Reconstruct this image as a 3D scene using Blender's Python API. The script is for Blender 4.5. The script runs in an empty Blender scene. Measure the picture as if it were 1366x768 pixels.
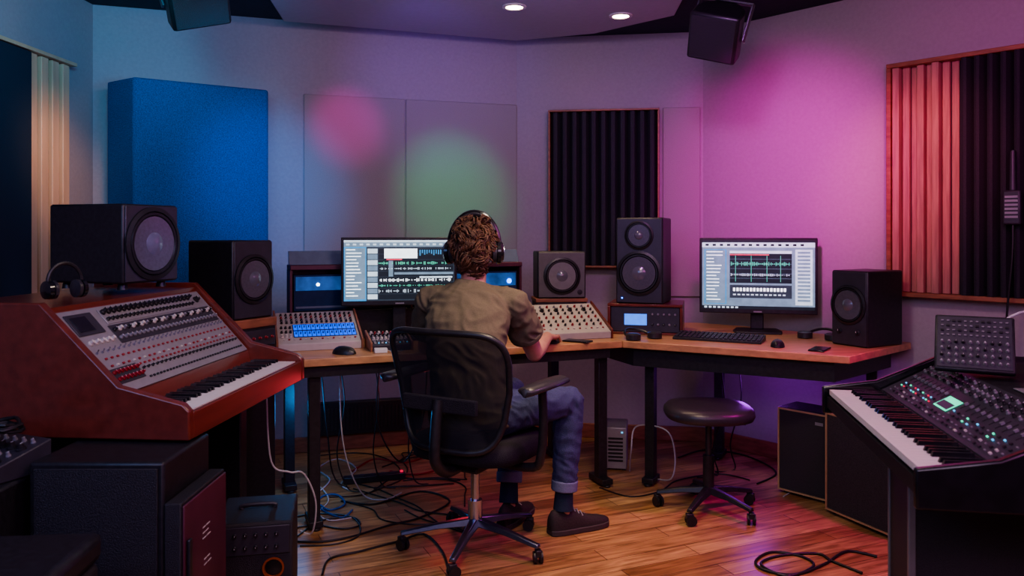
import bpy,bmesh,math,random
from mathutils import Vector as V, Matrix as M, noise
random.seed(7)
F=1060.;CX=683.;H0=310.;HC=1.3
PI=math.pi
SC=bpy.context.scene
C=SC.collection
R=math.radians
BEV=[]
def at(px,py,Y): return V(((px-CX)/F*Y,Y,HC-(py-H0)/F*Y))
def fl(px,py,z=0.):
    Y=(HC-z)*F/(py-H0); return V(((px-CX)/F*Y,Y,z))
# ------------------------------------------------------------ materials
MT={}
def mat(name,col,rough=.5,metal=0.,bump=0.,scale=30.,var=.12,emit=0.,coat=0.,stretch=None,spec=.5,alpha=1.):
    m=bpy.data.materials.new(name);m.use_nodes=True;nt=m.node_tree;N=nt.nodes;L=nt.links
    b=N['Principled BSDF']
    b.inputs['Roughness'].default_value=rough;b.inputs['Metallic'].default_value=metal
    b.inputs['Specular IOR Level'].default_value=spec
    b.inputs['Alpha'].default_value=alpha
    if coat:b.inputs['Coat Weight'].default_value=coat;b.inputs['Coat Roughness'].default_value=.15
    tc=N.new('ShaderNodeTexCoord');mp=N.new('ShaderNodeMapping');n=N.new('ShaderNodeTexNoise');r=N.new('ShaderNodeValToRGB')
    n.inputs['Scale'].default_value=scale;n.inputs['Detail'].default_value=5
    if stretch:mp.inputs['Scale'].default_value=stretch
    L.new(tc.outputs['Object'],mp.inputs['Vector']);L.new(mp.outputs['Vector'],n.inputs['Vector']);L.new(n.outputs['Fac'],r.inputs['Fac'])
    r.color_ramp.elements[0].position=.3;r.color_ramp.elements[1].position=.7
    r.color_ramp.elements[0].color=[max(0,c*(1-var)) for c in col]+[1]
    r.color_ramp.elements[1].color=[min(1,c*(1+var)) for c in col]+[1]
    L.new(r.outputs['Color'],b.inputs['Base Color'])
    if emit:
        L.new(r.outputs['Color'],b.inputs['Emission Color']);b.inputs['Emission Strength'].default_value=emit
    if bump:
        bp=N.new('ShaderNodeBump');bp.inputs['Strength'].default_value=bump;bp.inputs['Distance'].default_value=.01
        L.new(n.outputs['Fac'],bp.inputs['Height']);L.new(bp.outputs['Normal'],b.inputs['Normal'])
    MT[name]=m;return m
mat('wall',(.39,.345,.375),.9,bump=.08,scale=60,var=.04)
mat('ceil_dark',(.025,.03,.05),.9,var=.1)
mat('ceil_light',(.42,.40,.46),.85,var=.03)
mat('fabric_blue',(.016,.11,.30),.95,bump=.7,scale=200,var=.35)
mat('fabric_navy',(.012,.025,.05),.95,bump=.3,scale=300,var=.2)
mat('fabric_grey',(.36,.325,.33),.95,bump=.3,scale=260,var=.06)
mat('foam',(.026,.024,.034),.85,bump=.2,scale=160,var=.2)
mat('foam_grey',(.040,.036,.048),.8,bump=.2,scale=160,var=.2)
mat('slat_wood',(.44,.20,.16),.5,scale=9,var=.22,stretch=(8,8,.6))
mat('slat_pale',(.66,.44,.28),.5,scale=5,var=.12,stretch=(3,3,.5))
mat('frame_wood',(.30,.12,.06),.45,scale=12,var=.3,stretch=(1,1,4))
mat('mahogany',(.165,.034,.020),.30,scale=3,var=.22,stretch=(9,.6,9),coat=.35)
mat('oak',(.54,.29,.13),.38,scale=5,var=.22,stretch=(1,7,7),coat=.15)
mat('black',(.020,.019,.023),.40,var=.3,scale=60)
mat('black_gloss',(.012,.012,.015),.18,var=.2,coat=.3)
mat('tolex',(.025,.023,.028),.5,bump=.5,scale=420,var=.3)
mat('grille',(.050,.046,.052),.75,bump=.8,scale=380,var=.5)
mat('gold_trim',(.60,.42,.22),.4,.3,var=.1)
mat('cone',(.085,.08,.10),.28,bump=.04,scale=90,var=.15,coat=.7)
mat('cone_grey',(.17,.165,.165),.5,var=.1)
mat('baffle_grey',(.11,.105,.105),.5,var=.1)
mat('rubber',(.016,.016,.018),.4,var=.2)
mat('cap',(.12,.12,.15),.2,var=.1,coat=.7)
mat('silver',(.30,.29,.31),.42,.25,var=.06)
mat('edge_metal',(.24,.23,.24),.4,.4,var=.06)
mat('glass_panel',(.15,.19,.26),.22,.1,var=.06)
mat('unit_blue',(.02,.045,.11),.18,.1,var=.1,coat=.5)
mat('unit_glow',(.02,.10,.30),.3,emit=.6,var=.4,scale=14)
mat('panel_light',(.46,.42,.38),.5,.1,var=.05)
mat('panel_dark',(.050,.046,.062),.42,.2,var=.1)
mat('chrome',(.55,.58,.70),.24,1.,var=.04)
mat('dark_metal',(.07,.07,.08),.3,.7,var=.15)
mat('base_metal',(.14,.14,.18),.28,.85,var=.1)
mat('white_key',(.78,.74,.70),.3,var=.03)
mat('ivory',(.58,.54,.48),.4,var=.05)
mat('red_knob',(.30,.02,.025),.35,var=.1)
mat('grey_knob',(.22,.21,.23),.4,var=.1)
mat('burgundy',(.10,.026,.045),.4,var=.25,scale=6)
mat('copper',(.55,.16,.05),.35,.7,var=.1)
mat('white_plastic',(.70,.69,.67),.4,var=.03)
mat('cable_black',(.014,.014,.015),.45,var=.1)
mat('cable_white',(.5,.5,.5),.45,var=.05)
mat('cable_red',(.30,.02,.02),.45,var=.05)
mat('cable_blue',(.03,.10,.3),.45,var=.05)
mat('mesh_fabric',(.034,.034,.042),1.,bump=.4,scale=350,var=.4,alpha=.60,spec=.05)
mat('seat_fabric',(.028,.026,.033),.95,bump=.5,scale=300,var=.3,spec=.15)
mat('leather',(.034,.031,.039),.34,bump=.1,scale=120,var=.15)
mat('skin',(.50,.25,.17),.5,bump=.03,scale=60,var=.08)
mat('hair',(.105,.048,.025),.5,bump=.3,scale=50,var=.5)
mat('shirt',(.130,.108,.074),.97,bump=.12,scale=180,var=.08,spec=.15)
mat('denim',(.040,.048,.125),.88,bump=.35,scale=260,var=.3)
mat('denim_light',(.13,.15,.25),.85,bump=.3,scale=260,var=.15)
mat('suede',(.022,.014,.013),.75,bump=.2,scale=120,var=.2)
mat('sole',(.045,.034,.032),.7,var=.1)
mat('lip',(.35,.12,.10),.5,var=.05)
mat('eye',(.8,.8,.8),.2,var=.02)
mat('e_warm',(1,.78,.5),emit=18.)
mat('e_blue',(.03,.18,1),emit=9.)
mat('e_lcd',(.06,.25,1),emit=1.2)
mat('e_slot',(.0,.10,1),emit=1.15)
mat('e_cyan',(.1,.5,.8),emit=1.2)
mat('e_red',(.8,.03,.08),emit=.9)
mat('e_green',(.05,.8,.45),emit=1.3)
mat('e_white',(.8,.9,1),emit=5.)
mat('s_bg',(.03,.045,.06),.3,emit=1.)
mat('s_dark',(.012,.018,.025),.3,emit=1.)
mat('s_mid',(.13,.20,.26),.3,emit=1.4)
mat('s_light',(.42,.54,.60),.3,emit=1.5)
mat('s_white',(.80,.93,.97),.3,emit=1.9)
mat('s_green',(.08,.5,.32),.3,emit=1.4)
mat('s_red',(.6,.06,.10),.3,emit=1.4)
mat('s_blue',(.04,.24,.46),.3,emit=1.3)
def floor_mat():
    m=bpy.data.materials.new('plank_floor');m.use_nodes=True;nt=m.node_tree;N=nt.nodes;L=nt.links;b=N['Principled BSDF']
    tc=N.new('ShaderNodeTexCoord');mp=N.new('ShaderNodeMapping');mp.inputs['Rotation'].default_value=(0,0,R(-24))
    L.new(tc.outputs['Object'],mp.inputs['Vector'])
    br=N.new('ShaderNodeTexBrick');br.inputs['Scale'].default_value=1.;br.inputs['Brick Width'].default_value=1.0;br.inputs['Row Height'].default_value=.105
    br.inputs['Mortar Size'].default_value=.0018;br.inputs['Mortar Smooth'].default_value=.3;br.offset=.37
    br.inputs['Color1'].default_value=(.31,.160,.062,1);br.inputs['Color2'].default_value=(.58,.36,.16,1);br.inputs['Mortar'].default_value=(.06,.028,.013,1)
    L.new(mp.outputs['Vector'],br.inputs['Vector'])
    m2=N.new('ShaderNodeMapping');m2.inputs['Scale'].default_value=(1.4,13,1);L.new(mp.outputs['Vector'],m2.inputs['Vector'])
    n=N.new('ShaderNodeTexNoise');n.inputs['Scale'].default_value=3.2;n.inputs['Detail'].default_value=9;n.inputs['Distortion'].default_value=.8
    L.new(m2.outputs['Vector'],n.inputs['Vector'])
    r=N.new('ShaderNodeValToRGB');r.color_ramp.elements[0].position=.34;r.color_ramp.elements[1].position=.66
    r.color_ramp.elements[0].color=(.42,.37,.33,1);r.color_ramp.elements[1].color=(1.1,1.08,1.05,1)
    L.new(n.outputs['Fac'],r.inputs['Fac'])
    mx=N.new('ShaderNodeMix');mx.data_type='RGBA';mx.blend_type='MULTIPLY';mx.inputs[0].default_value=.9
    L.new(br.outputs['Color'],mx.inputs[6]);L.new(r.outputs['Color'],mx.inputs[7]);L.new(mx.outputs[2],b.inputs['Base Color'])
    rr=N.new('ShaderNodeMapRange');rr.inputs['To Min'].default_value=.24;rr.inputs['To Max'].default_value=.42
    L.new(n.outputs['Fac'],rr.inputs['Value']);L.new(rr.outputs['Result'],b.inputs['Roughness'])
    bp=N.new('ShaderNodeBump');bp.inputs['Strength'].default_value=.25;bp.inputs['Distance'].default_value=.004
    L.new(br.outputs['Fac'],bp.inputs['Height']);bp.invert=True;L.new(bp.outputs['Normal'],b.inputs['Normal'])
    MT['floor']=m
floor_mat()
# ------------------------------------------------------------ mesh builder
class MB:
    def __init__(s):
        s.bm=bmesh.new();s.mats=[];s.mi=0;s.T=M.Identity(4)
    def use(s,m):
        if m not in s.mats:s.mats.append(m)
        s.mi=s.mats.index(m);return s
    def f(s,vs):
        try:
            q=s.bm.faces.new(vs);q.material_index=s.mi
        except ValueError:pass
    def loft(s,rings,cap=True,cyc=True):
        vs=[[s.bm.verts.new(s.T@V(p)) for p in r] for r in rings];n=len(rings[0])
        for a,b in zip(vs,vs[1:]):
            for i in range(n if cyc else n-1):
                j=(i+1)%n;s.f([a[i],a[j],b[j],b[i]])
        if cap:s.f(vs[0][::-1]);s.f(vs[-1])
        return s
    def bx(s,x0,x1,y0,y1,z0,z1):
        return s.loft([[(x0,y0,z),(x1,y0,z),(x1,y1,z),(x0,y1,z)] for z in(z0,z1)])
    def prism(s,poly,z0,z1):
        return s.loft([[(x,y,z) for x,y in poly] for z in(z0,z1)])
    def extx(s,prof,x0,x1):
        return s.loft([[(x,y,z) for y,z in prof] for x in(x0,x1)])
    def exty(s,prof,y0,y1):
        return s.loft([[(x,y,z) for x,z in prof] for y in(y0,y1)])
    def cyl(s,p,q,r,r2=None,n=16):
        p=V(p);q=V(q);t=(q-p).normalized();u=t.orthogonal().normalized();w=t.cross(u);r2=r if r2 is None else r2
        return s.loft([[c+u*math.cos(2*PI*i/n)*rr+w*math.sin(2*PI*i/n)*rr for i in range(n)] for c,rr in((p,r),(q,r2))])
    def lathe(s,prof,c=(0,0,0),ax='z',n=24,cap=True):
        c=V(c);o=[]
        for r,h in prof:
            o.append([c+({'z':V((math.cos(a)*r,math.sin(a)*r,h)),'y':V((math.cos(a)*r,h,math.sin(a)*r)),'x':V((h,math.cos(a)*r,math.sin(a)*r))}[ax]) for a in [2*PI*i/n for i in range(n)]])
        return s.loft(o,cap)
    def tube(s,pts,r,n=8,closed=False,sm=0):
        pts=[V(p) for p in pts]
        if sm:
            o=[];k=len(pts)
            for i in range(k if closed else k-1):
                if closed:a,b,c,d=pts[i-1],pts[i],pts[(i+1)%k],pts[(i+2)%k]
                else:a,b,c,d=pts[max(i-1,0)],pts[i],pts[i+1],pts[min(i+2,k-1)]
                for j in range(sm):
                    t=j/sm;o.append(.5*((2*b)+(c-a)*t+(2*a-5*b+4*c-d)*t*t+(3*b-a-3*c+d)*t**3))
            if not closed:o.append(pts[-1])
            pts=o
        k=len(pts);rings=[];u=None
        for i in range(k):
            if closed:t=pts[(i+1)%k]-pts[i-1]
            else:t=pts[min(i+1,k-1)]-pts[max(i-1,0)]
            t=t.normalized() if t.length>1e-9 else V((0,0,1))
            u=t.orthogonal() if u is None else u-t*u.dot(t)
            u=u.normalized() if u.length>1e-6 else t.orthogonal().normalized()
            w=t.cross(u);rr=r[i] if isinstance(r,list) else r
            rings.append([pts[i]+(u*math.cos(2*PI*j/n)+w*math.sin(2*PI*j/n))*rr for j in range(n)])
        if closed:rings.append(rings[0])
        return s.loft(rings,not closed)
    def ell(s,c,r,n=16,m=9,rot=None):
        c=V(c);rot=rot or M.Identity(3)
        if not hasattr(r,'__len__'):r=(r,r,r)
        rings=[]
        for i in range(m+1):
            a=PI*i/m;q=max(math.sin(a),.02)
            rings.append([c+rot@V((r[0]*q*math.cos(2*PI*j/n),r[1]*q*math.sin(2*PI*j/n),-r[2]*math.cos(a))) for j in range(n)])
        return s.loft(rings)
    def limb(s,pts,ref,n=18):
        k=len(pts);rings=[];ref=V(ref)
        for i in range(k):
            p=V(pts[i][0]);t=(V(pts[min(i+1,k-1)][0])-V(pts[max(i-1,0)][0])).normalized()
            u=(ref-t*ref.dot(t)).normalized();w=t.cross(u)
            ru=pts[i][1];rv=pts[i][2] if len(pts[i])>2 else ru
            rings.append([p+u*math.cos(2*PI*j/n)*ru+w*math.sin(2*PI*j/n)*rv for j in range(n)])
        return s.loft(rings)
    def mesh(s,name,m,smooth=38):
        bmesh.ops.recalc_face_normals(s.bm,faces=s.bm.faces)
        me=bpy.data.meshes.new(name);s.bm.to_mesh(me);s.bm.free()
        if s.mats:
            for x in s.mats:me.materials.append(MT[x])
        else:me.materials.append(MT[m])
        for p in me.polygons:p.use_smooth=True
        me.set_sharp_from_angle(angle=R(smooth))
        return me
    def build(s,name,m=None,parent=None,bevel=0,smooth=38,loc=None):
        o=bpy.data.objects.new(name,s.mesh(name,m,smooth));C.objects.link(o)
        if loc is not None:o.location=loc
        if parent:o.parent=parent
        if bevel:BEV.append((o,bevel))
        return o
def thing(name,label,cat,loc,rz=0.,group=None):
    o=bpy.data.objects.new(name,None);o.empty_display_size=.1;C.objects.link(o);o.location=loc;o.rotation_euler=(0,0,rz)
    o['label']=label;o['category']=cat
    if group:o['group']=group
    return o
def tag(o,label,cat,group=None,loc=None,rz=None):
    o['label']=label;o['category']=cat
    if group:o['group']=group
    if loc is not None:o.location=loc
    if rz is not None:o.rotation_euler=(0,0,rz)
    return o
def struct(o):o['kind']='structure';return o
def inst(me,name,parent,loc,rot=None,sc=None):
    o=bpy.data.objects.new(name,me);C.objects.link(o);o.parent=parent;o.location=loc
    if rot is not None:o.rotation_euler=rot
    if sc:o.scale=sc
    return o
def relabel(o,loc):
    o.data.transform(M.Translation(-V(loc)));o.location=loc
def lin(a,b,n):return [a+(b-a)*i/(n-1) for i in range(n)]
# ------------------------------------------------------------ person (built first)
CH=V((-.152,3.28,0));HD=R(-29)
def remesh(mb,name,m,parent,vox,sm=2,disp=None):
    o=mb.build('tmp',m);md_=o.modifiers.new('r','REMESH');md_.mode='VOXEL';md_.voxel_size=vox;md_.use_smooth_shade=True
    if sm:
        s=o.modifiers.new('s','SMOOTH');s.iterations=sm;s.factor=.5
    dg=bpy.context.evaluated_depsgraph_get();me=bpy.data.meshes.new_from_object(o.evaluated_get(dg))
    bpy.data.objects.remove(o)
    me.name=name
    if disp:
        for v in me.vertices:v.co+=v.normal*disp(v.co)
    for p in me.polygons:p.use_smooth=True
    me.materials.clear();me.materials.append(MT[m])
    r=bpy.data.objects.new(name,me);C.objects.link(r)
    if parent:
        me.transform(M.Translation(-parent.location));r.parent=parent
    return r
PO=V((-.165,3.27,0))
pe=thing('person','person in olive t-shirt and rolled jeans seated at desk, seen from behind','person',PO)
rp=V((.87,-.5,0)).normalized();ru=V((.965,-.26,0)).normalized()
Pc=V((-.165,3.25,.575))
SR=V((.006,3.34,1.005));SL=V((-.356,3.44,1.005))
ER=V((.10,3.54,.765));WR=V((.168,3.79,.802));EL=V((-.395,3.66,.775));WL=V((-.225,3.84,.80))
HR=Pc+rp*.088+V((0,0,-.01));HL=Pc-rp*.088+V((0,0,-.01));KR_=V((.25,3.465,.565));KL=V((.0,3.67,.565));AR=V((.222,3.445,.11));AL=V((-.015,3.53,.11))
spine=[(Pc+V((0,0,-.06)),.13,.10),(Pc,.155,.115),(V((-.178,3.24,.70)),.134,.100),(V((-.19,3.265,.82)),.144,.102),(V((-.188,3.31,.92)),.160,.104),(V((-.178,3.36,1.005)),.158,.090),(V((-.172,3.385,1.055)),.09,.066)]
def body_parts(mb):
    mb.limb(spine,ru,24);mb.ell(Pc,(.145,.108,.1))
    mb.limb([(V((-.172,3.375,1.03)),.062,.062),(V((-.166,3.40,1.09)),.055,.056),(V((-.16,3.41,1.17)),.052,.055)],ru)
    for S,E,W,sg in((SR,ER,WR,1),(SL,EL,WL,-1)):
        mb.limb([(V((-.172,3.38,1.03)),.05,.05),((V((-.172,3.38,1.03))+S)/2,.052,.05),(S,.048,.048)],(0,0,1))
        mb.ell(S,.052)
        mb.limb([(S,.049),(S.lerp(E,.4),.046),(S.lerp(E,.85),.040),(E,.039)],ru);mb.ell(E,.040)
        mb.limb([(E,.039),(E.lerp(W,.25),.041),(E.lerp(W,.6),.033),(W,.024,.028)],(0,0,1));mb.ell(W,.026)
        f=(V((.25,.96,-.12)) if sg>0 else V((.35,.92,-.12))).normalized();side=f.cross(V((0,0,1))).normalized();up=side.cross(f)
        mb.limb([(W,.022,.018),(W+f*.03,.033,.017),(W+f*.07,.040,.016),(W+f*.088,.036,.013)],side)
        for i,(o_,ln) in enumerate(((-.030,.068),(-.010,.077),(.011,.072),(.030,.056))):
            o2=-o_*sg;b=W+f*.085+side*o2;sp=f+side*o2*2.2
            p1=b+sp*ln*.42+up*.006;p2=b+sp*ln*.75-up*.006;p3=b+sp*ln*.98-up*.022
            mb.limb([(b-f*.02,.0095),(b,.0095),(p1,.0088),(p2,.008),(p3,.0068)],side,10);mb.ell(p3,.0072,8,6);mb.ell(p1,.009,8,6);mb.ell(p2,.0083,8,6)
        b=W+f*.028-side*sg*.024;p1=b-side*sg*.026+f*.03-up*.006;p2=p1+f*.032-side*sg*.006-up*.012
        mb.limb([(b,.014),(p1,.0115),(p2,.009)],(0,0,1),10);mb.ell(p1,.0115,8,6);mb.ell(p2,.0092,8,6)
    for H_,K_,A_ in((HR,KR_,AR),(HL,KL,AL)):
        mb.limb([(H_,.080),(H_.lerp(K_,.5),.068),(K_,.050)],(0,0,1));mb.ell(K_,.051)
        mb.limb([(K_,.048),(K_.lerp(A_,.3),.050),(K_.lerp(A_,.75),.036),(A_,.030)],(1,0,0))
    mb.limb([(AR,.028),(AR+V((.02,.01,-.06)),.026),(AR+V((.10,.048,-.076)),.018),(AR+V((.15,.07,-.08)),.013)],(0,0,1))
    mb.limb([(AL,.028),(AL+V((.01,.02,-.06)),.026),(AL+V((.045,.09,-.076)),.018),(AL+V((.065,.13,-.08)),.013)],(0,0,1))
Hc=V((-.16,3.425,1.228));hz=R(-6)
def head_parts(mb):
    mb.T=M.Translation(Hc)@M.Rotation(hz,4,'Z')@M.Rotation(R(-6),4,'X')
    mb.ell((0,-.012,.025),(.075,.092,.088),20,12);mb.ell((0,.02,-.03),(.062,.072,.075),18,10);mb.ell((0,.045,-.085),(.036,.036,.026));mb.ell((0,.06,-.06),(.04,.03,.03))
    mb.limb([((0,.086,.012),.009,.009),((0,.098,-.012),.010,.011),((0,.108,-.032),.013,.011)],(1,0,0),10);mb.ell((0,.107,-.034),(.015,.012,.009),10,6)
    mb.ell((0,.084,.028),(.05,.014,.012));mb.ell((-.035,.07,-.02),(.022,.02,.02));mb.ell((.035,.07,-.02),(.022,.02,.02))
    mb.ell((0,.088,-.057),(.024,.010,.010))
    for s in(-1,1):
        mb.ell((s*.078,-.005,-.008),(.010,.018,.030));mb.ell((s*.03,.083,.008),(.015,.009,.009))
    mb.T=M.Identity(4)
mb=MB();body_parts(mb);head_parts(mb);remesh(mb,'body','skin',pe,.0052,3)
Rm=M.Translation(Hc-PO)@M.Rotation(hz,4,'Z')@M.Rotation(R(-6),4,'X')
for s in(-1,1):
    mb=MB();mb.T=Rm;mb.use('eye').ell((s*.030,.088,.008),(.0105,.007,.0075),12,8);mb.use('black').ell((s*.030,.0935,.008),(.004,.002,.004),8,6);mb.build('eye',None,pe)
    mb=MB();mb.T=Rm;mb.tube([(s*.014,.097,.026),(s*.03,.097,.031),(s*.046,.089,.026)],.0035,6);mb.build('eyebrow','hair',pe)
mb=MB();mb.T=Rm;mb.ell((0,.0965,-.055),(.02,.004,.004),12,6);mb.ell((0,.0955,-.0625),(.017,.004,.0045),12,6);mb.build('mouth','lip',pe)
mb=MB();mb.T=M.Translation(Hc-PO)@M.Rotation(hz,4,'Z')@M.Rotation(R(-6),4,'X')
mb.ell((0,-.026,.030),(.081,.093,.092),24,14);mb.ell((0,-.050,-.034),(.064,.060,.076),20,12)
rnd=random.Random(5);cnt=0
while cnt<1350:
    d=V((rnd.gauss(0,1),rnd.gauss(0,1),rnd.gauss(0,1))).normalized()
    p=V((0,-.030,.020))+V((d.x*.078,d.y*.092,d.z*(.100 if d.z>0 else .124)))
    if p.y>.055 and p.z<.06:continue
    if p.y>-.0 and p.z<-.01:continue
    if abs(p.x)>.058 and p.y>-.05 and p.z<.040:continue
    if p.z<-.108:continue
    cnt+=1
    cl=V((round(p.x/.026),round(p.y/.026),round(p.z/.026)));cr=random.Random(int(cl.x*73+cl.y*179+cl.z*283))
    down=(V((0,0,-1))-d*d.dot(V((0,0,-1))));down=down.normalized() if down.length>.15 else d.orthogonal().normalized()
    sd=d.cross(down).normalized();dirn=(down*cr.uniform(.2,1)+sd*cr.uniform(-1.1,1.1)+sd*rnd.uniform(-.25,.25)).normalized();wv=d.cross(dirn)
    ln=cr.uniform(.034,.064);amp=cr.uniform(.006,.013);ph=cr.uniform(0,6.3)+rnd.uniform(-.35,.35);fq=cr.uniform(4.2,6.2);lift=cr.uniform(.004,.030)
    pts=[];rr=[]
    for k in range(11):
        t_=k/10;pts.append(p+dirn*ln*t_+d*(lift*math.sin(t_*2.7)-.004*t_+math.cos(ph+fq*t_)*amp*.6)+wv*math.sin(ph+fq*t_)*amp);rr.append(.0025*(1-.7*t_)+.0006)
    mb.tube(pts,rr,5)
mb.build('hair','hair',pe,smooth=80)
def folds(k,amp):
    def f(c):
        w=noise.noise(c*6)*1.2
        q=V((c.x*k*.7+w,c.y*k*.7,c.z*k*1.15+c.x*9+w));a=noise.noise(q);b=noise.noise(V((c.x*k*1.6,c.y*k*1.6,c.z*k*.5))+V((3,1,7)))
        return amp*((1-abs(a)*3.4)*.7+(1-abs(b)*3.)*.3)
    return f
mb=MB()
sp=[(Pc+V((-.0,-.0,-.05)),.180,.143),(Pc+V((0,0,.02)),.178,.136)]+[(p,a+.019,b+.017) for p,a,b in spine[2:-1]]+[(V((-.172,3.385,1.058)),.098,.078),(V((-.168,3.39,1.088)),.072,.070)]
mb.limb(sp,ru,28)
for S,E in((SR,ER),(SL,EL)):
    mb.limb([(V((-.172,3.38,1.022)),.066,.062),((V((-.172,3.38,1.03))+S)/2,.062,.057),(S+V((0,0,0)),.059,.058)],(0,0,1));mb.ell(S,.062)
    mb.limb([(S,.062),(S.lerp(E,.25),.068),(S.lerp(E,.42),.071),(S.lerp(E,.60),.074)],ru)
remesh(mb,'t_shirt','shirt',pe,.0062,4,folds(17,.0078))
for S,E in((SR,ER),(SL,EL)):
    a=S.lerp(E,.55)-PO;b=S.lerp(E,.615)-PO;MB().cyl(a,b,.0760,.0765,n=24).build('sleeve_hem','shirt',pe,bevel=.003)
mb=MB();mb.limb([(Pc+V((0,0,-.055)),.15,.125),(Pc+V((0,0,.0)),.160,.125),(Pc+V((0,0,.07)),.148,.116)],ru,24)
for H_,K_,A_ in((HR,KR_,AR),(HL,KL,AL)):
    mb.limb([(H_,.093,.092),(H_.lerp(K_,.35),.082,.080),(H_.lerp(K_,.75),.068,.068),(K_,.063)],(0,0,1),22);mb.ell(K_,.063)
    e=K_.lerp(A_,.80);mb.limb([(K_,.061),(K_.lerp(A_,.25),.062),(K_.lerp(A_,.55),.056),(e,.052)],(1,0,0),22)
remesh(mb,'jeans','denim',pe,.0065,3,folds(22,.0055))
for K_,A_ in((KR_,AR),(KL,AL)):
    a=K_.lerp(A_,.74)-PO;b=K_.lerp(A_,.84)-PO;MB().cyl(a,b,.0580,.0570,n=24).build('jeans_cuff','denim_light',pe,bevel=.005)
    a=K_.lerp(A_,.80)-PO;b=K_.lerp(A_,1.02)-PO;MB().cyl(a,b,.038,.043,n=20).build('sock','fabric_navy',pe)
def shoe(A_,toe):
    h=V((A_.x,A_.y,0));d=(V(toe)-h);d.z=0;d.normalize();s=V((-d.y,d.x,0));up=V((0,0,1))
    def P(x,y,z):return h+d*(x-.065)+s*y*.93+up*z-PO
    prf=[(-.004,.024,.085),(.01,.036,.104),(.055,.044,.116),(.10,.045,.106),(.14,.045,.082),(.19,.048,.062),(.24,.046,.052),(.275,.034,.043),(.290,.016,.034)]
    mb=MB();rings=[]
    for x,w,z in prf:
        rings.append([P(x,math.cos(a)*w*(1 if math.sin(a)<0 else .92),.02+math.sin(a)*(z-.02)) if math.sin(a)>=0 else P(x,math.cos(a)*w,.02) for a in [2*PI*i/20 for i in range(20)]])
    mb.loft(rings);o=mb.build('shoe','suede',pe,smooth=60)
    mb=MB();mb.loft([[P(x,w*1.07,z) for x,w,_ in prf]+[P(x,-w*1.07,z) for x,w,_ in reversed(prf)] for z in(.001,.024)]);mb.build('sole','sole',o,bevel=.003)
    mb=MB()
    for k in range(5):
        x=.112+k*.019;z=.101-k*.0120;mb.tube([P(x,-.026,z-.010),P(x,0,z+.004),P(x+.008,.026,z-.010)],.003,6)
    mb.build('laces','grey_knob',o)
shoe(AR,(.43,3.545,0));shoe(AL,(.062,3.69,0))
t=thing('headphones','black over-ear headphones worn by the seated person','headphones',Hc,hz)
MB().tube([(math.cos(a)*.110,-.020,.012+math.sin(a)*.149) for a in lin(0.0,PI,25)],.009,8).build('headband','black_gloss',t)
MB().tube([(math.cos(a)*.102,-.020,.014+math.sin(a)*.140) for a in lin(.5,PI-.5,15)],.010,8).build('band_padding','leather',t)
for s in(-1,1):
    TM=M.Translation((s*.097,-.022,-.012))@M.Rotation(s*R(14),4,'Z')@M.Scale(s,4,(1,0,0))
    MB().lathe([(.026,-.006),(.050,0),(.052,.014),(.040,.026),(.01,.029)],(0,0,0),'x',24).build('ear_cup','black_gloss',t).matrix_local=TM
    MB().lathe([(.02,-.001),(.046,-.003),(.046,-.020),(.02,-.023)],(0,0,0),'x',24).build('ear_cushion','leather',t).matrix_local=TM
    MB().lathe([(.030,.0265),(.037,.0275),(.037,.0285),(.028,.029)],(0,0,0),'x',24,False).build('chrome_ring','chrome',t).matrix_local=TM
# ------------------------------------------------------------ room
CZ=2.55
WP=[V((-2.42,-.9)),V((-2.30,4.36)),V((.03,5.12)),V((1.19,4.95)),V((2.62,3.34)),V((2.62,-.9))]
WN=['wall_left','wall_back_left','wall_back_right','wall_right','wall_right_front','wall_front']
mb=MB();mb.prism([(p.x,p.y) for p in WP],-.05,0);struct(mb.build('floor','floor'))
mb=MB();mb.prism([(p.x,p.y) for p in WP],CZ,CZ+.08);struct(mb.build('ceiling','ceil_dark'))
WALL={}
for i,nm in enumerate(WN):
    a=WP[i];b=WP[(i+1)%6];u=(b-a).normalized();o=V((-u.y,u.x));L=(b-a).length
    WALL[nm]=(a,u,o,L)
    mb=MB();mb.prism([tuple(a),tuple(b),tuple(b+o*.1),tuple(a+o*.1)],0,CZ);struct(mb.build(nm,'wall'))
    mb=MB();mb.prism([tuple(a),tuple(b),tuple(b-o*.018),tuple(a-o*.018)],0,.09)
    struct(mb.build(nm.replace('wall','baseboard'),'frame_wood',bevel=.004))
def son(w,px):
    a,u,o,L=WALL[w];d=V(((px-CX)/F,1.))
    return (a.x*d.y-a.y*d.x)/(d.x*u.y-d.y*u.x)
def wpos(w,s,off=0.,z=0.):
    a,u,o,L=WALL[w];p=a+u*s-o*off;return V((p.x,p.y,z))
def wrot(w):
    u=WALL[w][1];return math.atan2(u.y,u.x)
mb=MB();mb.prism([(-1.3,4.52),(.03,4.98),(.5,4.8),(.9,4.4),(.78,2.4),(-1.05,2.4)],2.50,CZ);struct(mb.build('ceiling_panel','ceil_light',bevel=.006))
def wall_panel(w,px0,px1,z0,z1,t,m,name,label,cat,group=None):
    s0,s1=son(w,px0),son(w,px1);h=(s1-s0)/2
    mb=MB();mb.bx(-h,h,-t,-.001,0,z1-z0)
    return tag(mb.build(name,m,bevel=.006),label,cat,group,wpos(w,(s0+s1)/2,0,z0),wrot(w))
wall_panel('wall_back_left',405,540,.9,2.12,.012,'fabric_grey','acoustic_panel','flat pale fabric acoustic panel catching a pink glow, left of the green-lit one','acoustic panel')
wall_panel('wall_back_left',541,689,.9,2.12,.012,'fabric_grey','acoustic_panel','flat pale fabric acoustic panel catching a green glow above the seated person','acoustic panel')
wall_panel('wall_back_right',884,934,.9,2.08,.02,'fabric_grey','acoustic_panel','narrow flat beige fabric panel between dark ribbed absorber and room corner','acoustic panel')
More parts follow.
